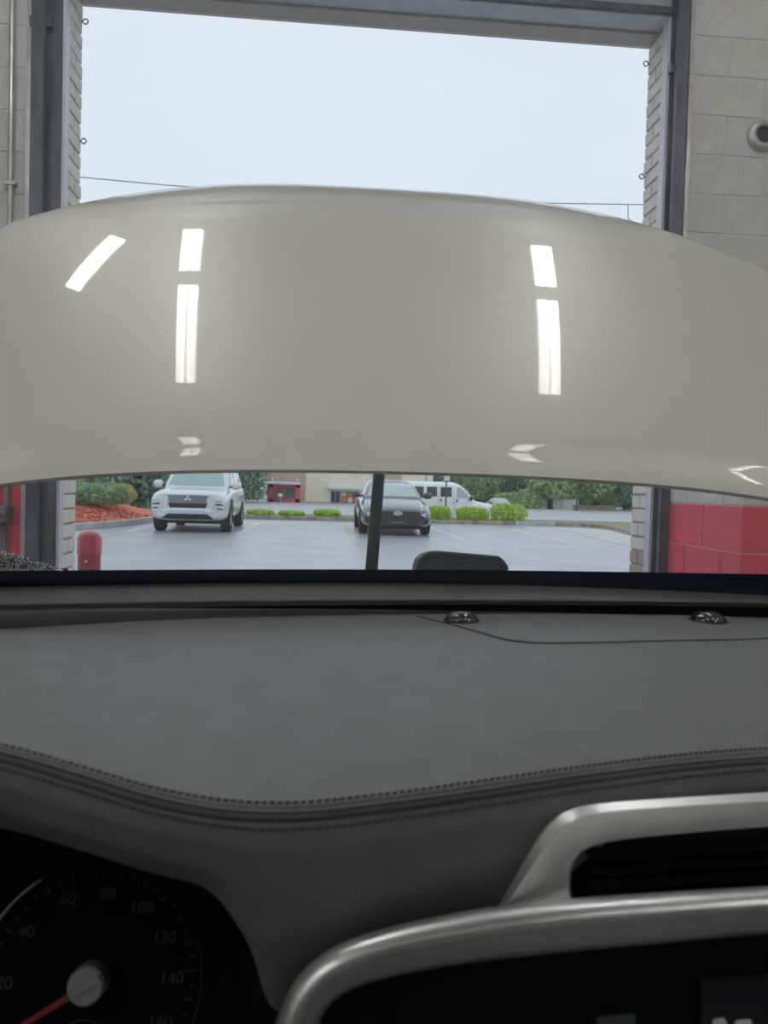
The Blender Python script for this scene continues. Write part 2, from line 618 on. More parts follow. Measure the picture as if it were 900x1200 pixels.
# eye bolts on the brick reveals
for x, px, py, wh in ((XL, 97, 25, 'upper steel eye bolt in the brick reveal above the red bollard'), (XL, 93, 165, 'lower steel eye bolt in the brick reveal above the red bollard'),
                      (XR, 762, 75, 'upper steel eye bolt in the brick reveal nearer the pipe flange'), (XR, 755, 207, 'lower steel eye bolt in the brick reveal nearer the pipe flange')):
    c = at(px, py, Y=YO - .03)
    s = 1 if x < 0 else -1
    e = thing('eye_bolt', wh, 'eye bolt', (x, YO - .03, c.z), 'eye bolts in the brick reveals', world=True)
    MB().tube([(x - s * .02, YO - .03, c.z), (x + s * .012, YO - .03, c.z)], .0035, 6).build('shank', M_STEELD, e)
    ring = [(x + s * (.024 - .013 * math.cos(a)), YO - .03, c.z + .013 * math.sin(a)) for a in np.linspace(0, 2 * math.pi, 15)]
    MB().tube(ring, .0033, 6, caps=False).build('ring', M_STEELD, e)

# conduit on the left wall
c0 = at(12, 100, Y=YI - .03)
pc = thing('wall_conduit', 'thin pale conduit pipe running up the grey block wall', 'conduit', (c0.x, YI - .012, 0), world=True)
MB().tube([(c0.x, YI - .016, .0), (c0.x, YI - .016, 4.4)], .0135, 10).build('pipe', M_STEELL, pc, smooth=True)
for z in (.4, 1.5, 2.6, 3.7):
    MB().box(c0.x - .03, c0.x + .03, YI - .032, YI, z, z + .02).build('clip', M_STEELL, pc, bevel=.003)
# box on the red part
cb = at(4, 600, Y=YI - .06)
eb = thing('junction_box', 'dark grey junction box with capped fittings on the red block wall', 'junction box', (cb.x, YI - .01, cb.z - .1), world=True)
MB().box(cb.x - .06, cb.x + .03, YI - .09, YI + .0, cb.z - .05, cb.z + .035).build('body', M_GALV, eb, bevel=.012)
for dx, dz in ((-.035, .0), (.012, -.004)):
    MB().lathe([(.0, .02), (.018, .02), (.02, .012), (.02, -.02)], 12, Matrix.Translation((cb.x + dx, YI - .1, cb.z + dz)) @ Matrix.Rotation(R(90), 4, 'X')).build('fitting', M_GALV, eb, smooth=True)
MB().tube([(cb.x - .01, YI - .03, 0), (cb.x - .01, YI - .03, cb.z - .04)], .016, 8).build('pipe', M_GALV, eb, smooth=True)

# flanged pipe stub on the right wall
cp = at(895, 158, Y=YI - .02)
ps = thing('pipe_flange', 'round grey pipe flange with a dark hole on the painted block wall', 'pipe flange', (cp.x, YI, cp.z), world=True)
MP = Matrix.Translation((cp.x, YI, cp.z)) @ Matrix.Rotation(R(90), 4, 'X')
MB().lathe([(.082, 0), (.080, .02), (.066, .034), (.046, .036), (.044, .02), (.044, -.0)], 28, MP).build('flange', M_STEELL, ps, smooth=True)
MB().lathe([(.0, .008), (.045, .008), (.045, .001), (0, .001)], 28, MP).build('pipe_mouth', M_BLKP, ps)


# ---- ceiling lamps: strips mirrored in the bonnet, side ones added for brightness
LZ = 5.20


def tube_lamp(x, y, label, ln=2.4):
    t = thing('strip_light', label, 'ceiling lamp', (x, y, LZ), 'fluorescent strip lights over the service bay')
    MB().box(-.09, .09, -ln / 2, ln / 2, .03, .085).build('housing', M_FIX, t, bevel=.008)
    for dx in (-.045, .045):
        tb = MB().tube([(dx, -ln / 2 + .03, .005), (dx, ln / 2 - .03, .005)], .030, 10).build('tube', M_TUBE, t, smooth=True)
    for sy in (-1, 1):
        MB().box(-.085, .085, sy * (ln / 2) - .02, sy * (ln / 2) + .02, -.03, .06).build('end_cap', M_FIX, t)
        MB().tube([(0, sy * ln * .35, .085), (0, sy * ln * .35, GZ1 - LZ)], .006, 6).build('hanger', M_STEELG, t)
    return t


LROW, RROW = -.98, 1.50
for x, s in ((LROW, 'left'), (RROW, 'right')):
    for y, ln, w in ((3.02, .62, 'short, nearest the raised door'), (2.02, 1.12, 'long, over the windscreen'), (-1.5, 1.2, 'behind the car'), (-4.2, 2.3, 'halfway to the rear wall'), (-6.8, 1.2, 'by the rear wall')):
        tube_lamp(x, y, 'twin tube strip light on the %s of the bay, %s' % (s, w), ln)
lamp_x = tube_lamp(-1.78, 2.92, 'short strip light between the left row and the side wall, slant added for its bonnet streak', .80)
lamp_x.rotation_euler.z = R(-32)  # slant made up so the streak in the bonnet runs diagonally
for x, s in ((-3.9, 'left'), (3.9, 'right')):  # unseen lamps added along both sides to raise the indoor light level
    for y, w in ((-1.9, 'behind the car'), (-4.3, 'halfway to the rear wall'), (-6.7, 'at the rear wall')):
        tube_lamp(x, y, 'added unseen strip light brightening the room from above the %s side wall %s' % (s, w), 2.3)

# ================================================================== OUTDOORS: ground
struct(MB().box(-45, 60, YI, 27.0, -.3, -.001).build('ground_parking_lot', M_ASPH))
lot = bpy.data.objects['ground_parking_lot']
for x, y0, y1, mt in ((-1.98, 18.6, 24.4, M_LINE), (.73, 18.2, 25.2, M_LINEY), (3.42, 18.2, 24.6, M_LINE), (5.98, 17.8, 23.6, M_LINE), (-4.6, 18.6, 21.0, M_LINE)):
    MB().box(x - .06, x + .06, y0, y1, -.002, .004).build('parking_line', mt, lot)
verge = struct(MB().add([(-45, 27, .10), (60, 27, .10), (60, 30, .11), (-45, 30, .11), (60, 33, -.5), (-45, 33, -.5), (-45, 27, -.6), (60, 27, -.6), (60, 33, -.7), (-45, 33, -.7)],
                        [(0, 1, 2, 3), (3, 2, 4, 5), (0, 6, 7, 1), (5, 4, 8, 9), (6, 9, 8, 7)]).build('ground_verge', M_GRASS))
struct(MB().add([(-90, 33, -.5), (120, 33, -.5), (120, 60, -.8), (-90, 60, -.8), (120, 96, -1.08), (-90, 96, -1.08), (120, 300, -1.0), (-90, 300, -1.0)],
                [(0, 1, 2, 3), (3, 2, 4, 5), (5, 4, 6, 7)]).build('ground_road', M_ROAD))
# kerb stones along the verge
kerb = struct(MB().box(-12, 9.6, 27.02, 27.08, 0, .09).build('kerb_core', M_BMORT))
kx = -6.0
while kx < 9.3:
    w = 1.15 + rng.random() * .5
    MB().box(kx, min(kx + w, 9.4) - .03, 26.93 + rng.normal() * .01, 27.12, -.01, .14 + rng.normal() * .012).build('kerb_stone', M_KERB if rng.random() > .25 else M_KERBL, kerb, bevel=.02)
    kx += w
kp = [(9.4, 27.0), (9.75, 26.2), (9.6, 24.6), (9.3, 23.0), (9.05, 21.6), (8.9, 20.2)]
for a, b in zip(kp, kp[1:]):
    d = Vector((b[0] - a[0], b[1] - a[1], 0))
    n = Vector((d.y, -d.x, 0)).normalized() * -.16
    A, B = Vector((*a, -.01)), Vector((*b, -.01))
    MB().prism([A, B - d.normalized() * .03, B - d.normalized() * .03 + n, A + n], (0, 0, .15)).build('kerb_stone', M_KERB, kerb, bevel=.02)
struct(MB().prism([(9.55, 27.0, -.001), (9.9, 26.2, -.001), (9.75, 24.6, -.001), (9.2, 21.6, -.001), (9.05, 20, -.001), (20, 20, -.001), (20, 27, -.001)], (0, 0, .11)).build('ground_side_verge', M_GRASS))
struct(MB().prism([at(665, 622, Z=.002), at(700, 632, Z=.002), at(745, 642, Z=.002), (8.95, 19.6, .002), (9.15, 21.6, .002), (9.4, 23.0, .002), (9.7, 25.2, .002), at(640, 617.5, Z=.002)], (0, 0, .004)).build('ground_concrete_apron', M_APRON))
# pavement on the far side of the street
struct(MB().box(-60, 80, 93, 99.5, -1.2, -.98).build('ground_far_pavement', M_KERBL))
for k in range(2):
    struct(MB().box(-60, 90, 62 + k * 13, 62.35 + k * 13, -.86 - k * .1, -.80 - k * .1).build('ground_lane_line', M_APRON))

# ---- mulch bed with its kerb
bed_edge = [(-14, 17.2), (-9, 17.3), (-6.8, 17.7), (-5.75, 18.55), (-5.25, 20.4), (-5.0, 22.6), (-5.05, 25.0), (-5.2, 26.9)]
be = resample(chaikin(bed_edge, 2), 15)
struct(MB().box(-14, -5.3, 26.86, 26.92, -.01, .08).build('bed_kerb_core', M_BMORT))
bk_core = bpy.data.objects['bed_kerb_core']
for a, b in zip(be, be[1:]):
    d = Vector((b[0] - a[0], b[1] - a[1], 0))
    n = Vector((-d.y, d.x, 0)).normalized() * .16
    A, B = Vector((a[0], a[1], -.01)), Vector((b[0], b[1], -.01)) - d.normalized() * .02
    MB().prism([A, B, B + n, A + n], (0, 0, .17)).build('kerb_stone', M_KERBL, bk_core, bevel=.02)


def bed_h(x, y):
    e = min(max(0, (math.hypot(x - p[0], y - p[1]))) for p in resample(be, 40))
    return .13 + .42 * smooth01(e / 2.6) + .02 * math.sin(3 * x + 1.7 * y)


rows = []
for i in range(26):
    t = i / 25
    y = 17.3 + t * 9.5
    xr = np.interp(y, [p[1] for p in be], [p[0] for p in be]) - .14
    rows.append([(xr - (14 + xr) * (j / 24) ** 1.4, y + (0.15 if i == 0 else 0), bed_h(xr - (14 + xr) * (j / 24) ** 1.4, y)) for j in range(25)])
mulch = MB().grid(rows)
bed = struct(mulch.build('ground_mulch_bed', M_MULCH, smooth=True))
ch = MB()
for _ in range(5000):
    y = 17.6 + rng.random() ** 1.3 * 7
    xr = np.interp(y, [p[1] for p in be], [p[0] for p in be]) - .2
    x = xr - rng.random() * 3.5
    z = bed_h(x, y) + .01
    a = rng.random() * 6.28
    l, w = .03 + .05 * rng.random(), .012 + .012 * rng.random()
    dx, dy = math.cos(a) * l, math.sin(a) * l
    ex, ey = -math.sin(a) * w, math.cos(a) * w
    tz = rng.normal() * .02
    ch.add([(x - dx - ex, y - dy - ey, z - tz), (x + dx - ex, y + dy - ey, z + tz), (x + dx + ex, y + dy + ey, z + tz + .01), (x - dx + ex, y - dy + ey, z - tz + .01)], [(0, 1, 2, 3)])
o = ch.build('mulch_chips', M_CHIP)
tag(o, 'loose red bark chips covering the raised planting bed', 'mulch', kind='stuff')


# ---- plants
def leaf_cloud(pts_fn, n, size, seed):
    g = np.random.default_rng(seed)
    mb = MB()
    for _ in range(n):
        p, nrm = pts_fn(g)
        a = Vector(g.normal(size=3)).normalized()
        d = (Vector(nrm) * .8 + a).normalized()
        t = d.cross(Vector(g.normal(size=3))).normalized()
        b = d.cross(t)
        s = size * (.6 + .8 * g.random())
        p = Vector(p)
        mb.add([p - t * s, p - b * s * .45, p + t * s, p + b * s * .45], [(0, 1, 2, 3)])
    return mb


def ellipsoid_pts(rx, ry, rz, cz, flat=.0, pw=2.0, inner=.55):
    def f(g):
        v = g.normal(size=3)
        v /= (np.abs(v) ** pw).sum() ** (1 / pw)
        lump = 1 + .10 * math.sin(5 * v[0] + 2) * math.cos(4 * v[2] + 1) + .07 * math.sin(7 * v[1] + 3 * v[0])
        r = (inner + (1 - inner) * g.random() ** .5) * lump
        p = (v[0] * rx * r, v[1] * ry * r, max(cz + v[2] * rz * r, flat))
        return p, v / np.linalg.norm(v)
    return f


def shrub(name, label, loc, rx, ry, rz, mt, n, size, seed, group=None, pw=3.0, cat='shrub'):
    t = thing(name, label, cat, loc, group)
    me = leaf_cloud(ellipsoid_pts(rx, ry, rz, rz * .85, .02, pw), n, size, seed).mesh('foliage')
    me.materials.append(mt)
    link('foliage', me, t)
    st = MB()
    for k in range(4):
        a = k * 1.6 + seed
        st.tube([(0, 0, -.06), (math.cos(a) * rx * .5, math.sin(a) * ry * .5, rz * .9)], [.03, .012], 5)
    st.build('stem', M_BARK, t)
    return t


HY = 28.2
for i, (x0, x1, top, lab) in enumerate((
        (289, 321, 597.5, 'low bright green clipped hedge shrub, closest of the row to the silver SUV'),
        (326, 357, 599, 'flattest bright green clipped hedge shrub, middle of the three low ones'),
        (367, 399, 597.5, 'low bright green clipped hedge shrub next to the dark charcoal sedan'),
        (502, 528, 593.5, 'narrow bright green clipped hedge shrub between the sedan and the sign post'),
        (534, 572, 595, 'bright green boxy hedge shrub below the white van, middle of its three'),
        (574, 617, 591, 'largest bright green boxy hedge shrub, in front of the grey parked car'))):
    a, b = at(x0, 607, Y=HY), at(x1, 607, Y=HY)
    h = at((x0 + x1) / 2, top, Y=HY).z - .1
    shrub('hedge_shrub', lab, ((a.x + b.x) / 2, HY, .1), (b.x - a.x) / 2 * .95, .45, h * .56, M_LEAFB, 2600, .045, 20 + i, 'clipped hedge shrubs along the kerb', pw=3.4 if i > 2 else 2.4)

shrub('spreading_juniper', 'low spreading green juniper in front of the yellow bush on the mulch', (-8.1, 22.2, .5), 1.15, .8, .27, M_LEAFJ, 5200, .05, 41, 'bushes on the mulch bed', 2.2)
shrub('spreading_juniper', 'darker green juniper beside the front wheel of the silver SUV', (-6.6, 23.2, .5), .95, .8, .34, M_LEAFJ, 4200, .05, 42, 'bushes on the mulch bed', 2.2)
shrub('yellow_bush', 'tall yellow-green bush behind the junipers on the mulch', (-9.0, 24.8, .5), 1.5, .8, .66, M_LEAFY, 5200, .06, 43, 'bushes on the mulch bed', 2.4)
shrub('yellow_bush', 'small yellow flowering bush close to the silver SUV', (-6.7, 25.4, .5), .7, .6, .33, M_LEAFY, 2400, .05, 44, 'bushes on the mulch bed', 2.4)


def tree_proto(seed, rx, rz, cz, trunk, mt):
    f = leaf_cloud(ellipsoid_pts(rx, rx, rz, cz, .25, 2.2, .35), 6500, .26, seed).mesh('foliage')
    f.materials.append(mt)
    g = np.random.default_rng(seed)
    tm = MB().tube([(0, 0, -.4), (.05, 0, 1.2), (.0, .1, 3.2)], [trunk * 1.3, trunk, trunk * .7], 9)
    for k in range(5):
        a = k * 1.3 + g.random()
        tm.tube([(0, .05, 1.6 + .3 * k), (math.cos(a) * rx * .35, math.sin(a) * rx * .35, cz - rz * .2), (math.cos(a) * rx * .7, math.sin(a) * rx * .7, cz + rz * .2)], [trunk * .5, trunk * .35, trunk * .15], 6)
    tm = tm.mesh('trunk', True)
    tm.materials.append(M_BARK)
    return f, tm


protos = [tree_proto(61, 3.6, 3.2, 3.9, .24, M_LEAFT), tree_proto(62, 3.2, 2.9, 4.1, .28, M_LEAFT2), tree_proto(63, 4.2, 3.6, 3.6, .3, M_LEAFT3)]
tree_spots = [
    (74, 54, 2, 'dark green tree behind the lamp post beyond the mulch bed'),
    (118, 78, 1, 'pale green tree rising behind the tall yellow-green bush'),
    (158, 62, 2, 'dark green tree between the mulch bed bushes and the silver SUV roof'),
    (205, 90, 0, 'mid green tree hidden behind the silver SUV windscreen'),
    (258, 103, 0, 'mid green tree right behind the passenger mirror of the silver SUV'),
    (276, 96, 2, 'dark green tree beside the red storefront end of the shop building'),
    (526, 130, 2, 'dark green tree behind the white van roof, next to the shop building'),
    (560, 112, 0, 'mid green tree above the windscreen of the white van'),
    (592, 118, 2, 'deep green tree behind the pinkish house and the van nose'),
    (620, 118, 0, 'mid green tree over the grey parked car'),
    (645, 101, 1, 'pale green tree with a bare trunk over the white low wall'),
    (672, 116, 2, 'deep green tree behind the dark lamp pole across the street'),
    (700, 103, 1, 'pale green tree growing over the brown stone wall'),
    (732, 112, 0, 'mid green tree with a thick trunk at the end of the brown stone wall'),
    (762, 100, 2, 'deep green tree past the brown stone wall, beside the brick reveal'),
]
for i, (px, Y, k, lab) in enumerate(tree_spots):
    p = at(px, 590, Y=Y)
    zb = -.85 if Y < 90 else -1.05
    t = thing('street_tree', lab, 'tree', (p.x, Y, zb), 'trees across the street', rotz=rng.random() * 6)
    s = .9 + .25 * rng.random()
    t.scale = (s, s, s)
    link('foliage', protos[k][0], t)
    link('trunk', protos[k][1], t)
for i, (px, Y, rx, rz, mt, lab) in enumerate((
        (607, 99, 3.2, 1.2, M_LEAFT, 'rounded dark green bush by the pinkish house'),
        (631, 111, 3.2, 1.6, M_LEAFT2, 'pale green bush left of the bare trunk across the street'),
        (690, 107, 3.8, 1.2, M_LEAFT, 'mid green bush behind the brown stone wall'),
        (748, 118, 3.2, 1.6, M_LEAFT3, 'deep green bush at the far end of the brown stone wall'),
        (292, 124, 4.5, 3.0, M_LEAFT3, 'deep green bush between the SUV and the shop building'),
        (236, 112, 4.5, 1.6, M_LEAFT, 'mid green bush behind the silver SUV cabin'),
        (146, 68, 3.2, 1.2, M_LEAFT, 'mid green bush behind the yellow flowering bush'),
        (575, 132, 6, 2.2, M_LEAFT3, 'broad deep green bush behind the van nose'),
        (650, 134, 6.5, 2.4, M_LEAFT3, 'broad deep green bush behind the white low wall'),
        (724, 132, 6.5, 2.4, M_LEAFT3, 'broad deep green bush closing the view past the brown wall'))):
    p = at(px, 590, Y=Y)
    shrub('roadside_bush', lab, (p.x, Y, -1.1), rx, 1.6, rz, mt, 3200, .20, 80 + i, 'bushes across the street', 2.4, 'bush')

# ================================================================== vehicles
def apply_mods(o):
    bpy.context.view_layer.update()
    dg = bpy.context.evaluated_depsgraph_get()
    me = bpy.data.meshes.new_from_object(o.evaluated_get(dg))
    old = o.data
    o.modifiers.clear()
    o.data = me
    return o


def body_loft(name, secs, material, parent, arches=(), arch_r=.36, arch_w=.30):
    """secs: (y, half width, z_low, z_shoulder, z_top, top half width)"""
    rows = []
    for (y, hw, zl, zs, zt, tw) in secs:
        half = [(.0, zl), (.78 * hw, zl), (.97 * hw, zl + .07), (hw, (zl * .45 + zs * .55)), (.985 * hw, zs), (tw, zt), (tw * .5, zt + .025), (0, zt + .03)]
        ring = [(x, y, z) for x, z in half] + [(-x, y, z) for x, z in half[-2:0:-1]]
        rows.append(ring)
    n = len(rows[0])
    mb = MB()
    mb.grid(rows, closed_v=True)
    for base in (0, (len(rows) - 1) * n):
        k = n // 2
        for i in range(0, k):
            a, b = base + i, base + i + 1
            c, d = base + (n - i - 1) % n, base + (n - i) % n
            f = []
            for q in (a, b, c, d):
                if q not in f:
                    f.append(q)
            if len(f) > 2:
                mb.f.append(tuple(f))
    o = mb.build(name, material, parent, smooth=True)
    s = o.modifiers.new('sub', 'SUBSURF')
    s.levels = s.render_levels = 2
    cutters = []
    for (x, y, z) in arches:
        c = MB().tube([(x - arch_w / 2, y, z), (x + arch_w / 2, y, z)], arch_r, 24).build('arch_cutter', M_BLKP)
        bmod = o.modifiers.new('b', 'BOOLEAN')
        bmod.operation = 'DIFFERENCE'
        bmod.solver = 'EXACT'
        bmod.object = c
        cutters.append(c)
    if parent is not None:
        o.parent = None
    apply_mods(o)
    for c in cutters:
        bpy.data.objects.remove(c)
    o.parent = parent
    sharp(o.data, 40)
    return o


def cabin_loft(name, rows_spec, material, parent):
    """rows_spec: (z, y_front, y_back, half width)"""
    rows = []
    for z, y0, y1, hw in rows_spec:
        r = .16
        ring = []
        for (cx, cy, sx, sy) in ((-1, 0, 1, 0),):
            pass
        pts = [(-hw * .55, y0), (hw * .55, y0), (hw * .9, y0 + .10), (hw, y0 + .35), (hw, (y0 + y1) / 2), (hw, y1 - .3), (hw * .9, y1 - .06), (hw * .5, y1),
               (-hw * .5, y1), (-hw * .9, y1 - .06), (-hw, y1 - .3), (-hw, (y0 + y1) / 2), (-hw, y0 + .35), (-hw * .9, y0 + .10)]
        rows.append([(x, y, z) for x, y in pts])
    mb = MB()
    mb.grid(rows, closed_v=True)
    k = len(rows[0])
    b = (len(rows) - 1) * k
    mb.f.append((b + 0, b + 1, b + 2, b + 13))
    mb.f.append((b + 13, b + 2, b + 3, b + 12))
    mb.f.append((b + 12, b + 3, b + 4, b + 11))
    mb.f.append((b + 11, b + 4, b + 5, b + 10))
    mb.f.append((b + 10, b + 5, b + 6, b + 9))
    mb.f.append((b + 9, b + 6, b + 7, b + 8))
    o = mb.build(name, material, parent, smooth=True)
    s = o.modifiers.new('sub', 'SUBSURF')
    s.levels = s.render_levels = 2
    o.parent = None
    apply_mods(o)
    o.parent = parent
    return o


def bvh_of(*objs):
    vs, fs = [], []
    for o in objs:
        k = len(vs)
        vs += [v.co.copy() for v in o.data.vertices]
        fs += [tuple(k + i for i in p.vertices) for p in o.data.polygons]
    return BVHTree.FromPolygons(vs, fs)


def panel(name, poly, bvh, axis, material, parent, off=.012, thick=.04, step=.12, smooth=True):
    """panel following the body: poly in (x,z) for axis 'F' (seen from the front), (y,z) for 'L'/'R' flanks"""
    bm = bmesh.new()
    vs = [bm.verts.new((a, 0, b)) for a, b in poly]
    bm.faces.new(vs)
    mn = [min(p[i] for p in poly) for i in (0, 1)]
    mx = [max(p[i] for p in poly) for i in (0, 1)]
    for i, nrm in ((0, (1, 0, 0)), (1, (0, 0, 1))):
        n = int((mx[i] - mn[i]) / step)
        for k in range(1, n + 1):
            c = mn[i] + (mx[i] - mn[i]) * k / (n + 1)
            bmesh.ops.bisect_plane(bm, geom=bm.verts[:] + bm.edges[:] + bm.faces[:], plane_co=(c, 0, 0) if i == 0 else (0, 0, c), plane_no=nrm)
    bm.verts.index_update()
    bm.verts.ensure_lookup_table()
    P, Q = [], []
    d = {'F': Vector((0, 1, 0)), 'L': Vector((1, 0, 0)), 'R': Vector((-1, 0, 0))}[axis]
    hits = []
    for v in bm.verts:
        org = Vector((v.co.x, -6, v.co.z)) if axis == 'F' else Vector((-4 if axis == 'L' else 4, v.co.x, v.co.z))
        h = bvh.ray_cast(org, d)
        hits.append((org, h[3] if h[0] is not None else None))
    good = [x for _, x in hits if x is not None]
    fb = max(good) if good else 6
    for org, x in hits:
        x = fb if x is None else x
        P.append(org + d * (x - off))
        Q.append(org + d * (x + thick))
    n = len(P)
    fs = []
    for f in bm.faces:
        idx = [v.index for v in f.verts]
        fs.append(tuple(idx))
        fs.append(tuple(i + n for i in idx[::-1]))
    for e in bm.edges:
        if len(e.link_faces) == 1:
            a, b = e.verts[0].index, e.verts[1].index
            fs.append((a, b, b + n, a + n))
    bm.free()
    return MB().add(P + Q, fs).build(name, material, parent, auto=45)


def mirror_poly(p):
    return [(-x, z) for x, z in p][::-1]


def wheel(parent, x, y, r, w=.22, rim_col=None):
    M = Matrix.Translation((x, y, r)) @ Matrix.Rotation(R(90 if x > 0 else -90), 4, 'Y')
    t = MB().lathe([(r * .62, -w / 2), (r * .93, -w / 2), (r, -w * .38), (r, w * .38), (r * .93, w / 2), (r * .66, w / 2), (r * .62, w * .3)], 28, M).build('wheel', M_RUB, parent, smooth=True)
    rim = MB().lathe([(r * .64, w * .32), (r * .60, w * .44), (r * .56, w * .30)], 28, M)
    for k in range(5):
        a = 2 * math.pi * k / 5
        p = [(math.cos(a - .2) * r * .12, math.sin(a - .2) * r * .12, w * .32), (math.cos(a + .2) * r * .12, math.sin(a + .2) * r * .12, w * .32),
             (math.cos(a + .13) * r * .6, math.sin(a + .13) * r * .6, w * .36), (math.cos(a - .13) * r * .6, math.sin(a - .13) * r * .6, w * .36)]
        rim.prism([M @ Vector(q) for q in p], M.to_3x3() @ Vector((0, 0, -.04)))
    rim.lathe([(0, w * .36), (r * .16, w * .36), (r * .17, w * .1)], 14, M)
    rim.lathe([(0, w * .02), (r * .62, w * .02)], 20, M)
    rim.build('rim', M_RIM, t)
    return t


def mirror_part(parent, side, x, y, z, s, mt):
    o = MB()
    rows = []
    for i, (dx, sc) in enumerate(((.0, .55), (.03, .9), (.10, 1.0), (.18, .92), (.225, .6))):
        rows.append([(side * (x + dx), y + .055 * sc * math.cos(a) * s, z + .085 * sc * math.sin(a) * s) for a in np.linspace(0, 2 * math.pi, 13)[:-1]])
    o.grid(rows, closed_v=True)
    o.f.append(tuple(range(12)))
    o.f.append(tuple(range(48, 60)))
    p = o.build('door_mirror', mt, parent, smooth=True)
    MB().box(min(side * (x - .10), side * (x + .02)), max(side * (x - .10), side * (x + .02)), y - .03, y + .03, z - .06, z - .015).build('mirror_arm', M_BLKP, p)
    return p


# ---- silver SUV, nose towards the garage
suv = thing('suv', 'silver-white SUV parked nose out beside the red mulch bed', 'car', (-3.2, 18.62, 0))
b = body_loft('body', [(0.0, .80, .36, .80, .90, .66), (.06, .88, .30, .86, .94, .70), (.3, .925, .27, .92, 1.0, .74), (.7, .93, .26, .96, 1.04, .76), (1.25, .93, .26, 1.02, 1.09, .78), (2.6, .93, .26, 1.06, 1.10, .80),
                       (4.0, .92, .26, 1.08, 1.12, .78), (4.55, .89, .3, 1.08, 1.12, .74), (4.66, .84, .42, 1.0, 1.08, .7)], M_SILV, suv,
              [(s * .90, y, .36) for s in (-1, 1) for y in (.92, 3.6)], .41, .55)
c = cabin_loft('cabin', [(1.0, .98, 4.66, .87), (1.1, 1.08, 4.64, .86), (1.38, 1.42, 4.5, .79), (1.66, 1.80, 4.25, .70), (1.745, 2.05, 4.0, .55)], M_SILV, suv)
T = bvh_of(b, c)
panel('windscreen', [(-.70, 1.14), (.70, 1.14), (.585, 1.60), (.3, 1.635), (-.3, 1.635), (-.585, 1.60)], T, 'F', M_CGLASS, suv, .010)
for ax in ('L', 'R'):
    panel('side_window', [(1.45, 1.16), (2.35, 1.16), (2.35, 1.58), (1.95, 1.56)], T, ax, M_CGLASSD, suv, .008)
    panel('side_window', [(2.45, 1.16), (3.35, 1.18), (3.3, 1.58), (2.45, 1.58)], T, ax, M_CGLASSD, suv, .008)
    panel('side_window', [(3.45, 1.20), (4.2, 1.26), (3.95, 1.52), (3.4, 1.57)], T, ax, M_CGLASSD, suv, .008)
    panel('arch_trim', [(.45, .22), (.52, .55), (.72, .79), (.92, .83), (1.14, .79), (1.34, .55), (1.41, .22), (1.36, .22), (1.28, .52), (1.1, .73), (.92, .77), (.74, .73), (.57, .52), (.49, .22)], T, ax, M_BLKP, suv, .012)
    panel('sill_trim', [(1.4, .22), (3.1, .22), (3.1, .36), (1.4, .36)], T, ax, M_BLKP, suv, .01)
    dl = panel('door_seam', [(2.395, .4), (2.41, .4), (2.41, 1.1), (2.395, 1.1)], T, ax, M_BLKP, suv, .004)
    panel('door_handle', [(2.15, .93), (2.33, .93), (2.33, .96), (2.15, .96)], T, ax, M_CHRM, suv, .03)
gr = panel('upper_grille', [(-.50, .905), (.50, .905), (.43, .725), (-.43, .725)], T, 'F', M_RIM, suv, .008)
for k, z in enumerate((.755, .80, .845, .885)):
    panel('slat', [(-.43 - k * .015, z), (.43 + k * .015, z), (.43 + k * .015, z + .012), (-.43 - k * .015, z + .012)], T, 'F', M_BLKG, gr, .016)
panel('lower_grille', [(-.46, .72), (.46, .72), (.42, .60), (-.42, .60)], T, 'F', M_BLKG, suv, .010)
em = panel('emblem', [(-.004, .90), (.026, .862), (0, .822), (-.028, .862)], T, 'F', M_CHRM, suv, .03)
panel('emblem_diamond', [(-.003, .818), (-.03, .782), (-.085, .782), (-.058, .82)], T, 'F', M_CHRM, em, .03)
panel('emblem_diamond', [(.003, .818), (.03, .782), (.085, .782), (.058, .82)], T, 'F', M_CHRM, em, .03)
panel('front_bar', [(-.50, .60), (.50, .60), (.62, .545), (.55, .50), (.36, .535), (-.36, .535), (-.55, .50), (-.62, .545)], T, 'F', M_WHITE, suv, .03)
for s in (1, -1):
    f = (lambda p: p) if s > 0 else mirror_poly
    panel('running_lamp', f([(.48, .93), (.70, .95), (.80, .93), (.72, .895), (.50, .89)]), T, 'F', M_LAMP, suv, .014)
    panel('shield_bar', f([(.45, .86), (.54, .86), (.60, .62), (.56, .54), (.49, .60)]), T, 'F', M_SILV, suv, .03)
    hl = panel('headlamp', f([(.60, .84), (.84, .82), (.86, .55), (.66, .54), (.60, .66)]), T, 'F', M_SILV, suv, .016)
    panel('lamp_lens', f([(.64, .80), (.82, .785), (.82, .745), (.64, .755)]), T, 'F', M_LAMP, hl, .028)
    panel('lamp_lens', f([(.65, .715), (.83, .70), (.83, .665), (.66, .675)]), T, 'F', M_BLKG, hl, .028)
    panel('lamp_lens', f([(.68, .61), (.83, .60), (.83, .575), (.69, .58)]), T, 'F', M_BLKG, hl, .028)
    mirror_part(suv, s, .88, 1.42, 1.16, 1.25, M_SILV)
    for y in (.92, 3.6):
        wheel(suv, s * .81, y, .36, .24)
panel('lower_intake', [(-.46, .46), (.46, .46), (.62, .34), (-.62, .34)], T, 'F', M_BLKG, suv, .012)
panel('bumper_trim', [(-.80, .37), (-.6, .335), (.6, .335), (.80, .37), (.78, .27), (-.78, .27)], T, 'F', M_BLKP, suv, .02)
panel('skid_plate', [(-.28, .31), (.28, .31), (.24, .275), (-.24, .275)], T, 'F', M_CHRM, suv, .04)
MB().box(-.7, .7, .6, 4.2, .2, .32).build('underbody', M_BLKP, suv)

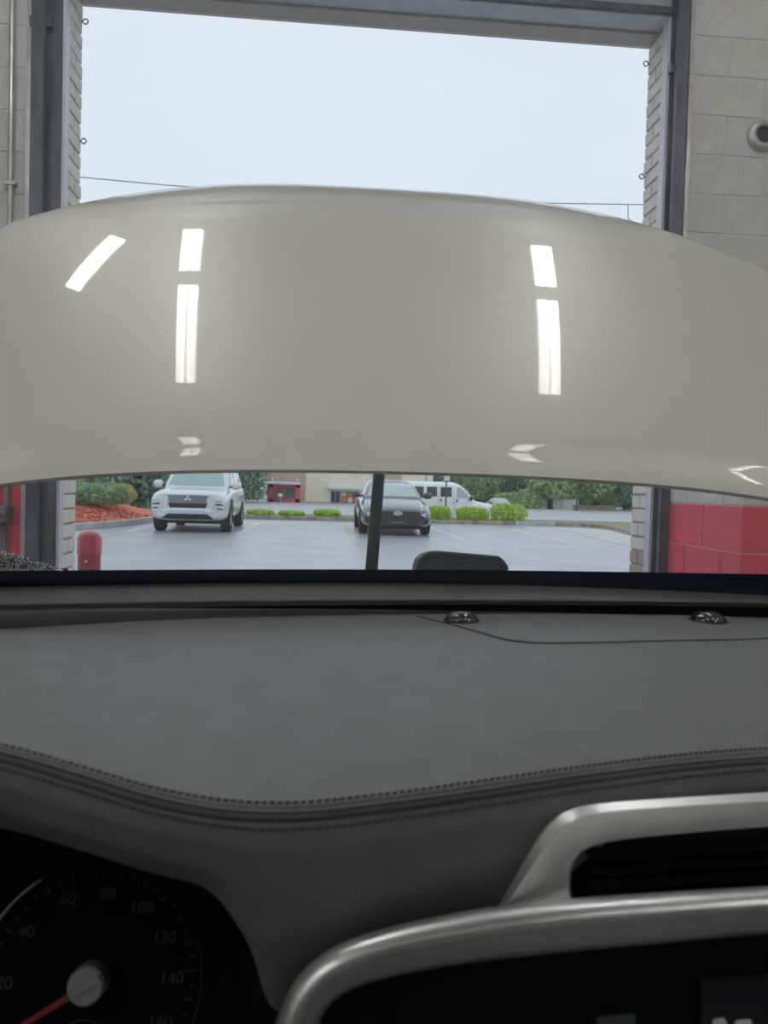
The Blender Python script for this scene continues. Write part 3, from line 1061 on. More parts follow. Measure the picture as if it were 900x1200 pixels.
# ---- charcoal sedan
sedan = thing('sedan', 'dark charcoal sedan parked nose out in front of the white van', 'car', (1.9, 19.25, 0))
sb = body_loft('body', [(0.0, .72, .26, .52, .60, .58), (.07, .82, .20, .58, .655, .64), (.35, .91, .18, .66, .745, .68), (.8, .93, .18, .75, .835, .70), (1.35, .93, .18, .85, .93, .74), (2.6, .93, .18, .90, .95, .78),
                        (4.1, .92, .2, .95, 1.02, .72), (4.75, .86, .3, .94, 1.0, .66), (4.88, .8, .42, .88, .95, .6)], M_CHAR, sedan,
               [(s * .90, y, .335) for s in (-1, 1) for y in (.95, 3.78)], .375, .5)
sc_ = cabin_loft('cabin', [(.86, 1.20, 4.5, .84), (.95, 1.35, 4.4, .82), (1.16, 1.80, 4.05, .75), (1.37, 2.30, 3.6, .64), (1.445, 2.6, 3.2, .5)], M_CHAR, sedan)
T = bvh_of(sb, sc_)
panel('windscreen', [(-.68, .985), (.68, .985), (.55, 1.315), (.3, 1.345), (-.3, 1.345), (-.55, 1.315)], T, 'F', M_CGLASS, sedan, .010)
for ax in ('L', 'R'):
    panel('side_window', [(1.75, 1.0), (2.7, 1.0), (2.7, 1.31), (2.3, 1.29)], T, ax, M_CGLASSD, sedan, .008)
    panel('side_window', [(2.78, 1.0), (3.85, 1.03), (3.4, 1.28), (2.78, 1.31)], T, ax, M_CGLASSD, sedan, .008)
    panel('window_chrome', [(1.7, .975), (3.9, 1.0), (3.9, 1.015), (1.7, .99)], T, ax, M_CHRM, sedan, .014)
    panel('door_seam', [(2.735, .35), (2.75, .35), (2.75, .95), (2.735, .95)], T, ax, M_BLKP, sedan, .004)
    panel('door_handle', [(2.5, .80), (2.68, .80), (2.68, .825), (2.5, .825)], T, ax, M_CHAR, sedan, .03)
gr = panel('grille', [(-.50, .615), (.50, .615), (.66, .56), (.70, .47), (.55, .32), (-.55, .32), (-.70, .47), (-.66, .56)], T, 'F', M_BLKG, sedan, .012)
for k in range(-5, 6):
    x = k * .105
    panel('slat', [(x - .008, .335), (x + .008, .335), (x * 1.08 + .012, .60 - abs(k) * .008), (x * 1.08 - .012, .60 - abs(k) * .008)], T, 'F', M_GRSLAT, gr, .02)
ov = [(.115 * math.cos(a), .575 + .058 * math.sin(a)) for a in np.linspace(0, 2 * math.pi, 21)[:-1]]
em = panel('emblem', ov, T, 'F', M_CHRM, sedan, .035)
ovi = [(.095 * math.cos(a), .575 + .043 * math.sin(a)) for a in np.linspace(0, 2 * math.pi, 21)[:-1]]
panel('emblem_field', ovi, T, 'F', M_RIM, em, .038)
panel('emblem_stroke', [(-.062, .542), (-.040, .542), (-.022, .612), (-.044, .612)], T, 'F', M_CHRM, em, .043)
panel('emblem_stroke', [(.022, .538), (.044, .538), (.062, .608), (.040, .608)], T, 'F', M_CHRM, em, .043)
panel('emblem_stroke', [(-.045, .568), (.04, .562), (.044, .582), (-.04, .588)], T, 'F', M_CHRM, em, .043)
for s in (1, -1):
    f = (lambda p: p) if s > 0 else mirror_poly
    panel('headlamp', f([(.58, .56), (.74, .60), (.80, .56), (.76, .50), (.66, .50)]), T, 'F', M_LAMP, sedan, .016)
    panel('running_light_strip', f([(.58, .60), (.61, .595), (.69, .83), (.665, .84)]), T, 'F', M_CHRM, sedan, .012)
    panel('lower_vent', f([(.64, .40), (.79, .45), (.79, .30), (.66, .28)]), T, 'F', M_BLKP, sedan, .014)
    panel('chrome_blade', f([(.6, .285), (.78, .30), (.78, .285), (.6, .265)]), T, 'F', M_CHRM, sedan, .024)
    mirror_part(sedan, s, .88, 1.78, 1.02, 1.1, M_CHAR)
    for y in (.95, 3.78):
        wheel(sedan, s * .82, y, .335, .22)
panel('lower_lip', [(-.70, .27), (.70, .27), (.66, .225), (-.66, .225)], T, 'F', M_BLKP, sedan, .03)
panel('number_plate', [(-.15, .355), (.15, .355), (.15, .335), (-.15, .335)], T, 'F', M_RIM, sedan, .03)
MB().box(-.7, .7, .5, 4.3, .15, .25).build('underbody', M_BLKP, sedan)

# ---- white passenger van, side on
van = thing('van', 'white passenger van standing side-on behind the sedan and the hedge', 'van', (7.66, 34.6, -.52), rotz=R(90))
vb = body_loft('body', [(0.0, .86, .42, .86, 1.0, .72), (.06, .95, .36, .94, 1.08, .78), (.35, .99, .34, 1.04, 1.15, .8), (.85, 1.0, .34, 1.15, 1.24, .84), (1.3, 1.0, .34, 1.22, 1.28, .9), (3, 1.0, .34, 1.24, 1.28, .92), (5.3, 1.0, .36, 1.24, 1.28, .92), (5.42, .95, .42, 1.2, 1.26, .9)],
               M_WHITE, van, [(s * .95, y, .38) for s in (-1, 1) for y in (.95, 4.3)], .42, .5)
vc = cabin_loft('cabin', [(1.15, .72, 5.42, 1.0), (1.28, .85, 5.42, .995), (1.62, 1.12, 5.38, .96), (1.94, 1.45, 5.33, .90), (2.08, 1.85, 5.1, .74)], M_WHITE, van)
T = bvh_of(vb, vc)
panel('windscreen', [(-.84, 1.36), (.84, 1.36), (.76, 1.86), (-.76, 1.86)], T, 'F', M_CGLASS, van, .01)
for ax in ('L', 'R'):
    panel('side_window', [(1.03, 1.38), (1.74, 1.38), (1.74, 1.84), (1.44, 1.84)], T, ax, M_CGLASS, van, .010)
    for y0, y1 in ((1.97, 2.47), (2.63, 3.08), (3.22, 3.9), (4.05, 5.1)):
        panel('side_window', [(y0, 1.41), (y1, 1.41), (y1, 1.84), (y0, 1.84)], T, ax, M_VGLASSD, van, .010)
    for y in (1.86, 2.55, 3.95):
        panel('door_seam', [(y, .5), (y + .014, .5), (y + .014, 1.9), (y, 1.9)], T, ax, M_RIM, van, .005)
    for y in (1.70, 2.42):
        panel('door_handle', [(y, 1.20), (y + .06, 1.20), (y + .06, 1.32), (y, 1.32)], T, ax, M_BLKP, van, .03)
    panel('headlamp_side', [(.08, .82), (.3, .84), (.3, 1.0), (.08, .98)], T, ax, M_LAMP, van, .015)
for s in (1, -1):
    mirror_part(van, s, .98, 1.12, 1.36, 1.2, M_BLKP)
    for y in (.95, 4.3):
        wheel(van, s * .86, y, .38, .24)
panel('grille', [(-.55, .95), (.55, .95), (.55, .68), (-.55, .68)], T, 'F', M_BLKG, van, .012)
panel('bumper', [(-.88, .58), (.88, .58), (.88, .42), (-.88, .42)], T, 'F', M_RIM, van, .05)
MB().box(-.8, .8, .6, 5.0, .3, .45).build('underbody', M_BLKP, van)

# ---- grey car across the street (same kind of body as the sedan)
g2 = copy_tree(sedan)
g2.name = 'parked_car'
tag(g2, 'small grey parked car across the street behind the largest hedge shrub', 'car')
pg2 = at(593, 590, Y=66)
g2.location = (pg2.x, 66, -.86)
for chd in g2.children:
    if chd.name.split('.')[0] in ('body', 'cabin'):
        chd.material_slots[0].link = 'OBJECT'
        chd.material_slots[0].material = M_GREYC

# ================================================================== street furniture and buildings
BY = 101.0
bx = lambda px: at(px, 580, Y=BY).x
shop = thing('shop_building', 'tan and brown brick shop building with a red corner storefront', 'building', (bx(400), BY, -1.1), world=True)
MB().box(bx(313), bx(357), BY - .3, BY + 14, -1.1, 6.4).build('brown_wall', M_BRN, shop)
MB().box(bx(357) + .02, bx(446), BY, BY + 14, -1.1, 5.6).build('tan_wall', M_TAN, shop)
MB().box(bx(446) + .02, bx(470), BY - .25, BY + 14, -1.1, 6.2).build('brown_wall', M_BRN, shop)
MB().box(bx(470) + .02, bx(507), BY, BY + 14, -1.1, 5.6).build('pale_wall', M_TANL, shop)
for a, bb, zt in ((313, 357, 6.4), (357, 446, 5.6), (446, 470, 6.2), (470, 507, 5.6)):
    MB().box(bx(a) - .1, bx(bb) + .1, BY - .4, BY + 14, zt, zt + .25).build('coping', M_AWN, shop)
MB().box(bx(357), bx(446), BY - .12, BY, -1.1, -.85).build('plinth', M_BMORT, shop)
# red storefront
sf = MB()
x0, x1 = bx(315.5), bx(351.5)
sf.box(x0, x0 + .55, BY - .65, BY - .3, -1.1, 1.32)
sf.box(x1 - .55, x1, BY - .65, BY - .3, -1.1, 1.32)
sf.box(x0, x1, BY - .65, BY - .3, .95, 1.32)
sf.box(x0, x1, BY - .65, BY - .3, -1.1, -.55)
st_ = sf.build('storefront', M_STORE, shop)
xm = (x0 + x1) / 2
MB().box(x0 + .55, xm - .04, BY - .52, BY - .35, -.55, .95).build('pane', M_SHOPG, st_)
MB().box(xm + .04, x1 - .55, BY - .52, BY - .35, -.55, .95).build('pane', M_SHOPG, st_)
MB().box(xm - .04, xm + .04, BY - .6, BY - .35, -.55, .95).build('mullion', M_RIM, st_)
sg = [(xm - 1.0, BY - .56, .55), (xm - .45, BY - .56, .78), (xm - .15, BY - .56, .62), (xm - .25, BY - .56, .42), (xm - .7, BY - .56, .36)]
MB().prism(sg, (0, .05, 0)).build('window_sign', M_REDSIGN, st_)
for lx in (x0 + .4, x1 - .4):
    MB().box(lx - .12, lx + .12, BY - .55, BY - .3, 1.75, 2.2).build('wall_lamp', M_POSTER, shop, bevel=.05)
MB().prism([(x0 - 1.1, BY - .3, 1.72), (x0 - 1.1, BY - 1.7, 1.5), (x0 - 1.1, BY - 1.7, 1.34), (x0 - 1.1, BY - .3, 1.34)], (x1 - x0 + 1.1, 0, 0)).build('awning', M_AWN, shop)
# second entrance with dark doors and posters
x0, x1 = bx(388), bx(430)
MB().prism([(x0 - .5, BY, 1.3), (x0 - .5, BY - 1.5, 1.1), (x0 - .5, BY - 1.5, .92), (x0 - .5, BY, .92)], (x1 - x0 + .9, 0, 0)).build('awning', M_AWN, shop)
dr = MB().box(x0, x0 + 1.15, BY - .1, BY + .02, -1.1, .6).build('door', M_VGLASSD, shop)
MB().box(x0 + .52, x0 + .62, BY - .15, BY - .1, -1.1, .6).build('mullion', M_RIM, dr)
wn_ = MB().box(x0 + 1.3, x1, BY - .1, BY + .02, -.95, .6).build('shop_window', M_SHOPG, shop)
for k, (a, bb, c0_, c1, mt) in enumerate(((1.35, 2.0, .05, .5, M_POSTER), (1.35, 2.0, -.75, .02, M_ORANGE), (2.2, 2.8, -.1, .45, M_ORANGE), (2.2, 2.8, -.8, -.15, M_POSTER), (3.0, 3.6, -.7, .4, M_ORANGE))):
    MB().box(x0 + a, x0 + bb, BY - .14, BY - .1, c0_, c1).build('poster', mt, wn_)
MB().box(bx(498.4), bx(499.4), BY - .12, BY, -1.1, 5.6).build('downpipe', M_RIM, shop)
# litter bin before the storefront
pb = at(328, 588, Y=99)
tb = thing('litter_bin', 'dark litter bin with a pale dome lid before the red storefront', 'litter bin', (pb.x, 99, -.98))
MB().lathe([(0, 0), (.26, 0), (.32, .75), (0, .75)], 16).build('bin_body', M_RIM, tb, smooth=False)
MB().lathe([(.36, .75), (.34, .95), (.2, 1.12), (0, 1.16)], 16).build('lid', M_POSTER, tb, smooth=True)

# pinkish house among the trees
hx = at(582, 580, Y=140).x
ho = thing('brick_house', 'pinkish brick house half hidden among the trees', 'house', (hx, 140, -1.05), world=True)
MB().box(hx - 5, hx + 7, 138, 148, -1.2, 1.9).build('wall', M_PINK, ho)
MB().prism([(hx - 5.5, 137.5, 1.9), (hx - 5.5, 148.5, 1.9), (hx - 5.5, 143, 4.6)], (13, 0, 0)).build('roof', M_LOWW, ho)
for k in range(3):
    w_ = MB().box(hx - 3.5 + k * 3.6, hx - 2.2 + k * 3.6, 137.93, 138.05, -.2, 1.1).build('window', M_WHW, ho)
    MB().box(hx - 3.4 + k * 3.6, hx - 2.3 + k * 3.6, 137.9, 137.95, -.1, 1.0).build('pane', M_SHOPG, w_)

# low walls across the street
a, b_ = at(672, 590, Y=97), at(722, 590, Y=97)
lw = thing('low_wall', 'low brown stone wall under the trees across the street', 'wall', ((a.x + b_.x) / 2, 97, -1.0), world=True)
nx = 9
for k in range(nx):
    for r_ in range(2):
        xa = a.x + (b_.x - a.x) * (k + (.0 if r_ else .0)) / nx
        MB().box(xa, xa + (b_.x - a.x) / nx - .03, 96.8 + rng.normal() * .02, 97.2, -1.0 + r_ * .3, -.72 + r_ * .3).build('stone', M_LOWW, lw, bevel=.03)
MB().box(a.x - .05, b_.x + .05, 96.74, 97.26, -.42, -.3).build('cap', M_LOWW, lw, bevel=.03)
a, b_ = at(627, 590, Y=101.5), at(676, 590, Y=101.5)
ww = thing('white_wall', 'white low rendered wall behind the bare tree trunk across the street', 'wall', ((a.x + b_.x) / 2, 101.5, -1.05), world=True)
MB().box(a.x, b_.x, 101.4, 101.7, -1.1, .35).build('panel', M_WHW, ww)
MB().box(a.x - .1, b_.x + .1, 101.32, 101.78, .35, .45).build('coping', M_KERBL, ww)
for k in range(4):
    xx = a.x + (b_.x - a.x) * k / 3
    MB().box(xx - .15, xx + .15, 101.3, 101.4, -1.1, .35).build('pilaster', M_WHW, ww)
p = at(657, 597, Y=92)
tr = MB().lathe([(0, .02), (2.2, .02), (2.3, -.12), (2.3, -.2)], 20, Matrix.Translation((p.x, 92, -1.0)) @ Matrix.Scale(.6, 4, (0, 1, 0))).build('ground_traffic_island', M_APRON)
struct(tr)


def pole(name, label, px, Y, zb, zt, r, mt, cat='pole'):
    p = at(px, 585, Y=Y)
    t = thing(name, label, cat, (p.x, Y, zb), world=True)
    MB().tube([(p.x, Y, zb), (p.x, Y, zt)], [r * 1.1, r], 10).build('post', mt, t, smooth=True)
    MB().lathe([(0, .12), (r * 1.6, .12), (r * 2.0, 0), (r * 2.0, -.05)], 12, Matrix.Translation((p.x, Y, zb))).build('base', mt, t)
    return t, p


t, p = pole('lamp_post', 'dark lamp post standing across the street before the brown wall', 676, 93, -1.0, 7.0, .10, M_WIRE, 'lamp post')
MB().tube([(p.x, 93, 6.9), (p.x - 1.4, 93, 7.2)], .05, 8).build('arm', M_WIRE, t)
MB().box(p.x - 2.0, p.x - 1.3, 92.85, 93.15, 7.12, 7.28).build('lantern', M_WIRE, t, bevel=.04)
t, p = pole('sign_post', 'thin grey sign post before the white van with a pale board', 522.5, 30.6, .02, 2.05, .03, M_WIRE, 'sign')
MB().box(p.x - .10, p.x + .13, 30.56, 30.585, 1.56, 2.1).build('sign_board', M_AWN, t)
t, p = pole('lamp_post', 'slim dark post beyond the tall yellow-green bush', 103, 40, -.6, 4.5, .07, M_WIRE, 'lamp post')
MB().tube([(p.x, 40, 4.4), (p.x + .9, 40, 4.6)], .035, 8).build('arm', M_WIRE, t)
MB().box(p.x + .8, p.x + 1.3, 39.9, 40.1, 4.54, 4.66).build('lantern', M_WIRE, t, bevel=.03)
p = at(95, 588, Y=36)
bxo = thing('utility_cabinet', 'pale utility cabinet beyond the mulch bed beside the slim post', 'cabinet', (p.x, 36, -.56), world=True)
MB().box(p.x - .7, p.x + .5, 35.7, 36.3, -.56, .30).build('body', M_WHW, bxo, bevel=.03)
MB().box(p.x - .75, p.x + .55, 35.65, 36.35, .30, .37).build('lid', M_KERBL, bxo, bevel=.02)

# overhead wire between two poles
wp = [(-24, 35, 14.9), (-10.9, 35, 14.42), (-6.65, 35, 14.27), (1, 35, 14.25), (9.9, 35, 14.47), (14.5, 35, 14.66), (26, 35, 15.4)]
wo = thing('overhead_wire', 'long sagging overhead wire crossing the grey sky', 'wire', (1, 35, 14.2), world=True)
MB().tube([Vector(q) for q in resample(wp, 40)], .022, 5).build('strand', M_WIRE, wo)
d0 = at(736, 240, Y=35)
MB().tube([(d0.x, 35, d0.z + .02), (d0.x + .02, 35, d0.z - .6), (d0.x + .3, 35, d0.z - .85), (d0.x + 1.6, 35, d0.z - 1.0)], .02, 5).build('drop_wire', M_WIRE, wo)
for x, zt, s in ((-24, 15.2, 'left'), (26, 15.7, 'right')):
    up = thing('utility_pole', 'tall wooden utility pole carrying the %s end of the wire' % s, 'pole', (x, 35, -.6), world=True)
    MB().tube([(x, 35, -.6), (x, 35, zt)], [.18, .13], 10).build('post', M_POLE, up, smooth=True)
    MB().box(x - .08, x + .08, 34.3, 35.7, zt - .6, zt - .45).build('crossarm', M_POLE, up)

# red bollard outside the door
bl = thing('bollard', 'glossy red domed steel bollard outside the brick reveal', 'bollard', (-1.585, 5.4, 0))
MB().lathe([(.075, 0), (.075, .74)], 32).build('post', M_REDD, bl, smooth=True)
MB().lathe([(.0755, .695), (.081, .695), (.082, .805), (.074, .826), (.056, .842), (.03, .853), (0, .856)], 32).build('cap_sleeve', M_REDP, bl, auto=50)
MB().lathe([(0, .008), (.008, .006), (.010, 0)], 10, Matrix.Translation((-.0, -.0748, .65)) @ Matrix.Rotation(R(90), 4, 'X')).build('bolt', M_LINEY, bl)

# ================================================================== THE CAR WE SIT IN
XC = .1426
car = thing('own_car', 'pearl grey car with its bonnet raised, seen from inside over the dashboard', 'car', (XC, .5, 0), world=True)

# ---- bonnet (raised), outer skin towards the windscreen
HP = dict(Yh=1.10, Zh=1.2336, th=.7441, W0=.8217, W1=.80, L=1.05, Br=.0575, Bf=.2818, c0=.0859, c1=.0019, n=.0218, pw=4.5, crown=.026)


def hood_pt(t, v, dn=0.0):
    p = HP
    W = p['W0'] + (p['W1'] - p['W0']) * t
    yr = -p['Br'] * v * v
    yf = p['L'] - p['Bf'] * abs(v) ** 3
    yl = yr + (yf - yr) * t
    h = -(p['c0'] + (p['c1'] - p['c0']) * t) * abs(v) ** p['pw'] - p['n'] * max(0, (t - .75) / .25) ** 2 + p['crown'] * 4 * t * (1 - t)
    h -= .012 * (1 - smooth01((t - .018) / .045)) * 1.0
    h += .0015 * (1 - smooth01((abs(v) - .585) / .03)) * smooth01((t - .05) / .1) * (1 - smooth01((t - .7) / .2))
    h += dn
    c, s = math.cos(p['th']), math.sin(p['th'])
    return Vector((XC + W * v, p['Yh'] + yl * c - h * s, p['Zh'] + yl * s + h * c))


ts = sorted(set(list(np.linspace(0, .09, 10)) + list(np.linspace(.09, .75, 18)) + list(np.linspace(.75, 1, 14))))
vs_ = np.linspace(-1, 1, 121)
hb = MB()
hb.grid([[hood_pt(t, v) for v in vs_] for t in ts])
hood = hb.build('bonnet', M_HOOD, car, smooth=True)
# folded rim and inner panel of the bonnet
rim = MB()
edge = [(0, v) for v in vs_] + [(t, 1) for t in ts[1:]] + [(1, v) for v in vs_[::-1][1:]] + [(t, -1) for t in ts[::-1][1:-1]]
rim.grid([[hood_pt(t, v), hood_pt(t, v, -.006)] for t, v in edge], closed_u=True)
rim.grid([[hood_pt(t, v, -.006), hood_pt(.5 + (t - .5) * .95, v * .96, -.006)] for t, v in edge], closed_u=True)
rim.build('folded_rim', M_HOOD, hood, smooth=False)
inn = MB()
inn.grid([[hood_pt(.04 + .92 * t, v * .95, -.03 - .015 * math.cos(v * 9) * math.sin(t * 9)) for v in vs_[::4]] for t in np.linspace(0, 1, 20)])
inn.build('inner_panel', M_HOOD, hood, smooth=True)
sl = MB()
sl.tube([hood_pt(.004, v, -.0075) for v in vs_], .0022, 6)
sl.build('rear_seal', M_BLKP, hood)

# ---- windscreen
def ws_pt(k, x, off=0.0):
    u = (x - XC) / .74
    yb = 1.045 - .075 * u * u
    zb = 1.035
    yt = .22 - .05 * u * u
    zt = 1.66
    return Vector((x * (1 - .10 * k) + XC * .10 * k, yb + (yt - yb) * k, zb + (zt - zb) * k + .03 * math.sin(math.pi * k) - off))


xs_ = np.linspace(XC - .76, XC + .76, 49)
ws = MB().grid([[ws_pt(k, x) for x in xs_] for k in np.linspace(0, 1, 13)]).build('windscreen', M_GLASSW, car, smooth=True)


def project(p):
    d = Vector(p) - EYE
    z = d.dot(FWD)
    return 450 + FPX * d.dot(RGT) / z, 600 - FPX * d.dot(UPV) / z


def k_for(x, fn):
    lo_, hi_ = 0.0, .4
    for _ in range(30):
        md = (lo_ + hi_) / 2
        a, b = project(ws_pt(md, x))
        if b > fn(a):
            lo_ = md
        else:
            hi_ = md
    return lo_


frit_top = lambda px: 667.5 - 3.5 * math.sin(math.pi * min(1, max(0, px / 900))) + (4 * px / 900)
ft = [k_for(x, frit_top) for x in xs_]
MB().grid([[ws_pt(k * f, x, .0015) for x, k in zip(xs_, ft)] for f in (0, .5, 1)]).build('frit_band', M_FRIT, ws)
# dotted fade of the band in the corner
dt = MB()
dk = MB()
for i in range(60):
    for j in range(14):
        px, py = -40 + i * 3.2 + (1.6 if j % 2 else 0) + rng.normal() * .4, 643 + j * 2.6 + rng.normal() * .3
        if py > frit_top(px) or py < 645.5 + max(px, -10) * .30 + rng.normal() * .8:
            continue
        lo_, hi_ = 0.0, .5
        d = FWD + RGT * ((px - 450) / FPX) + UPV * ((600 - py) / FPX)
        x = d.x / d.y * .98
        for _ in range(3):
            k = k_for(x, lambda a: py)
            x = d.x / d.y * ws_pt(k, x).y
        q = ws_pt(k, x, .001)
        r_ = .0014 if rng.random() > .3 else .0009
        dt.add([q + RGT * (r_ * math.cos(a)) + UPV * (r_ * math.sin(a)) for a in np.linspace(0, 2 * math.pi, 7)[:-1]], [tuple(range(6))])
o = dt.build('frit_dots', M_DOT, ws)
o['kind'] = 'stuff'
wedge = []
for px in np.linspace(-45, 76, 12):
    for w_, fn in ((0, frit_top), (1, lambda a: 646.5 + max(a, -10) * .30)):
        d = FWD + RGT * ((px - 450) / FPX) + UPV * ((600 - 656) / FPX)
        x = d.x / d.y * .98
        for _ in range(3):
            k = k_for(x, fn)
            x = d.x / d.y * ws_pt(k, x).y
        wedge.append(ws_pt(k, x, -.001))
MB().grid([[wedge[2 * i], wedge[2 * i + 1]] for i in range(12)]).build('corner_shade_band', M_FRIT, ws)

# ---- dashboard pad: far edge, seam, rolled front
PXC = [-260, -100, 0, 90, 180, 270, 340, 450, 560, 700, 800, 900, 1050, 1250]
SEAM_Y = [858, 866, 880, 905, 932, 948, 950, 940, 925, 905, 893, 885, 876, 868]
SEAM_D = [.52, .51, .50, .49, .48, .472, .47, .475, .49, .52, .545, .57, .60, .63]
FAR_Y = [754, 743, 737, 732, 727, 723.5, 722, 720, 719.5, 720, 721.5, 723.5, 727, 733]
FAR_D = [.885, .91, .92, .93, .938, .944, .948, .952, .953, .95, .946, .94, .925, .90]
cols = np.linspace(-260, 1250, 150)


def far_pt(px):
    return at(px, spline(PXC, FAR_Y, px), Y=spline(PXC, FAR_D, px))


def seam_pt(px):
    return at(px, spline(PXC, SEAM_Y, px), Y=spline(PXC, SEAM_D, px))


def pad_pt(px, t):
    a, b = far_pt(px), seam_pt(px)
    p = a.lerp(b, t)
    p.z += .010 * math.sin(math.pi * t) * smooth01((1 - t) * 8)
    hump = smooth01((150 - px) / 230)
    p.z += .012 * hump * smooth01((t - .09) / .12) * (1 - smooth01((t - .55) / .45))
    return p


rows = []
rows.append([far_pt(px) + Vector((0, .006, -.03)) for px in cols])
rows.append([far_pt(px) + Vector((0, .004, -.006)) for px in cols])
for t in list(np.linspace(0, .2, 9)) + list(np.linspace(.2, 1, 22))[1:]:
    rows.append([pad_pt(px, t) for px in cols])
pad = MB().grid(rows).build('dashboard', M_PAD, car, smooth=True)


def fascia_off(px, s):
    """from the seam downwards; s 0..1"""
    left = smooth01((330 - px) / 110)
    A = [(0, 0, 0), (.15, -.006, -.004), (.35, -.011, -.017), (.55, -.006, -.036), (.75, .010, -.055), (.9, .035, -.066), (1, .14, -.072)]
    B = [(0, 0, 0), (.15, -.006, -.004), (.35, -.014, -.018), (.55, -.012, -.046), (.75, -.004, -.075), (.9, .004, -.10), (1, .02, -.14)]
    ss = [q[0] for q in A]
    f = lambda tab, c: float(np.interp(s, ss, [q[c] for q in tab]))
    return Vector((0, f(A, 1) * left + f(B, 1) * (1 - left), f(A, 2) * left + f(B, 2) * (1 - left)))


seam_drop = Vector((0, -.004, -.004))
rows = [[seam_pt(px) + fascia_off(px, s) for px in cols] for s in np.linspace(0, 1, 26)]
fas = MB().grid(rows).build('lower_dashboard', M_PADL, car, smooth=True)

# seam: two welts, groove between, stitches on both sides
SX = np.linspace(-250, 1240, 190)


def seam_frame(px):
    p = seam_pt(px)
    d = (seam_pt(px + 4) - seam_pt(px - 4)).normalized()
    back = (pad_pt(px, .97) - p).normalized()
    back = (back - d * back.dot(d)).normalized()
    up = d.cross(back)
    if up.z < 0:
        up = -up
    return p, d, back, up


w1, w2, gv = [], [], []
for px in SX:
    p, d, bk_, up = seam_frame(px)
    w1.append(p + bk_ * .0036 - up * .0004)
    w2.append(p + fascia_off(px, .13) + Vector((0, .0006, .0006)))
    gv.append(p - Vector((0, .0022, .0022)))
MB().tube(w1, .0024, 8).build('seam_welt', M_PIPE, pad, smooth=True)
MB().tube(w2, .0024, 8).build('seam_welt', M_PIPED, pad, smooth=True)
MB().tube(gv, .0022, 6).build('seam_groove', M_GROOVE, pad, smooth=True)
sm = MB()
sm.grid([[Vector((x, .0011 * w * math.cos(a), .0008 * w * math.sin(a))) for a in np.linspace(0, 2 * math.pi, 7)[:-1]] for x, w in ((-.0019, .4), (-.0014, 1), (.0014, 1), (.0019, .4))], closed_v=True)
sm = sm.mesh('stitch', True)
sm.materials.append(M_THREAD)
px = -20.0
while px < 925:
    p, d, bk_, up = seam_frame(px)
    for pos in (p + bk_ * .0085 + up * .0010, p + fascia_off(px, .20) + Vector((0, -.0010, .0))):
        o = link('stitch', sm, pad)
        M = Matrix((d, bk_, up)).transposed().to_4x4()
        M = M @ Matrix.Rotation(R(18), 4, 'Z')
        M.translation = pos
        o.matrix_local = M
    nxt = px + 5
    px += .0050 / max((seam_pt(px + 5) - seam_pt(px)).length / 5, 1e-6)

# ---- lip between pad and glass
def lip_pt(px, y, D):
    return at(px, y, Y=D)


LT = lambda px: 682.0 + 7.5 * (1 - math.sin(math.pi * min(1, max(0, (px + 100) / 1200)))) + .0
rows = []
for (dy, D, zoff) in ((0, 1.0, -.03), (0, .996, 0), (6, .992, 0), (14, .984, 0), (18, .979, 0), (20.5, .976, 0), (21, .979, -.002), (21, 1.02, -.004)):
    row = []
    for px in cols:
        curve = spline(PXC, FAR_D, px) - .952
        yy = LT(px) + dy * (1 - .0 * px)
        q = at(px, yy, Y=D + curve * 1.0)
        q.z += zoff
        row.append(q)
    rows.append(row)
MB().grid(rows).build('dash_lip', M_TRIMG, car, smooth=True)
rows = [[far_pt(px) + Vector((0, -.004, -.022)) for px in cols], [far_pt(px) + Vector((0, .05, -.02)) for px in cols]]
MB().grid(rows).build('defroster_slot', M_FRIT, car)
# speaker cover on the pad
def on_pad(px, py):
    lo_, hi_ = 0., 1.
    for _ in range(30):
        md = (lo_ + hi_) / 2
        if project(pad_pt(px, md))[1] < py:
            lo_ = md
        else:
            hi_ = md
    return pad_pt(px, lo_)


outline = [(489, 722.5), (540, 735), (570, 744), (598, 752), (640, 754.5), (720, 753), (800, 751), (870, 750), (905, 748), (930, 744), (940, 740), (915, 733), (865, 724), (800, 722.5), (700, 721.5), (600, 721.5), (520, 721.5)]
ol = [on_pad(a, b) for a, b in resample(chaikin(outline + [outline[0]], 1), 70)[:-1]]
cen = sum(ol, Vector()) / len(ol)
upn = Vector((0, -.08, 1)).normalized()
sp = MB()
rings = [[q + upn * -.001 for q in ol], [q + upn * .0016 for q in ol], [q.lerp(cen, .02) + upn * .0022 for q in ol]]
for f in (.25, .5, .75, .95):
    rg = []
    for q in ol:
        r_ = q.lerp(cen, f)
        a, b = project(r_)
        r2 = on_pad(a, b)
        rg.append(r2 + upn * .0022)
    rings.append(rg)
sp.grid(rings, closed_v=True)
sp.f.append(tuple(len(sp.v) - len(ol) + k for k in range(len(ol))))
spk = sp.build('speaker_cover', M_PAD, pad, smooth=True)
MB().tube([q + upn * .0004 for q in ol + ol[:1]], .0007, 5, caps=False).build('shut_line', M_GROOVE, spk)
for px, w in ((541, 40), (829.5, 42)):
    q = on_pad(px, 729)
    r_ = w / 2 * (q.y) / FPX
    dm = MB().lathe([(r_, 0), (r_ * .97, r_ * .16), (r_ * .84, r_ * .37), (r_ * .58, r_ * .54), (r_ * .28, r_ * .61), (0, r_ * .63)], 28, Matrix.Translation(q + Vector((0, 0, .001)))).build('light_sensor_dome', M_SENSOR, pad, smooth=True)
    MB().lathe([(r_ * 1.1, 0), (r_ * 1.08, .0025), (r_ * .98, .0028)], 28, Matrix.Translation(q + Vector((0, 0, .0005)))).build('sensor_ring', M_BLKP, dm, smooth=True)

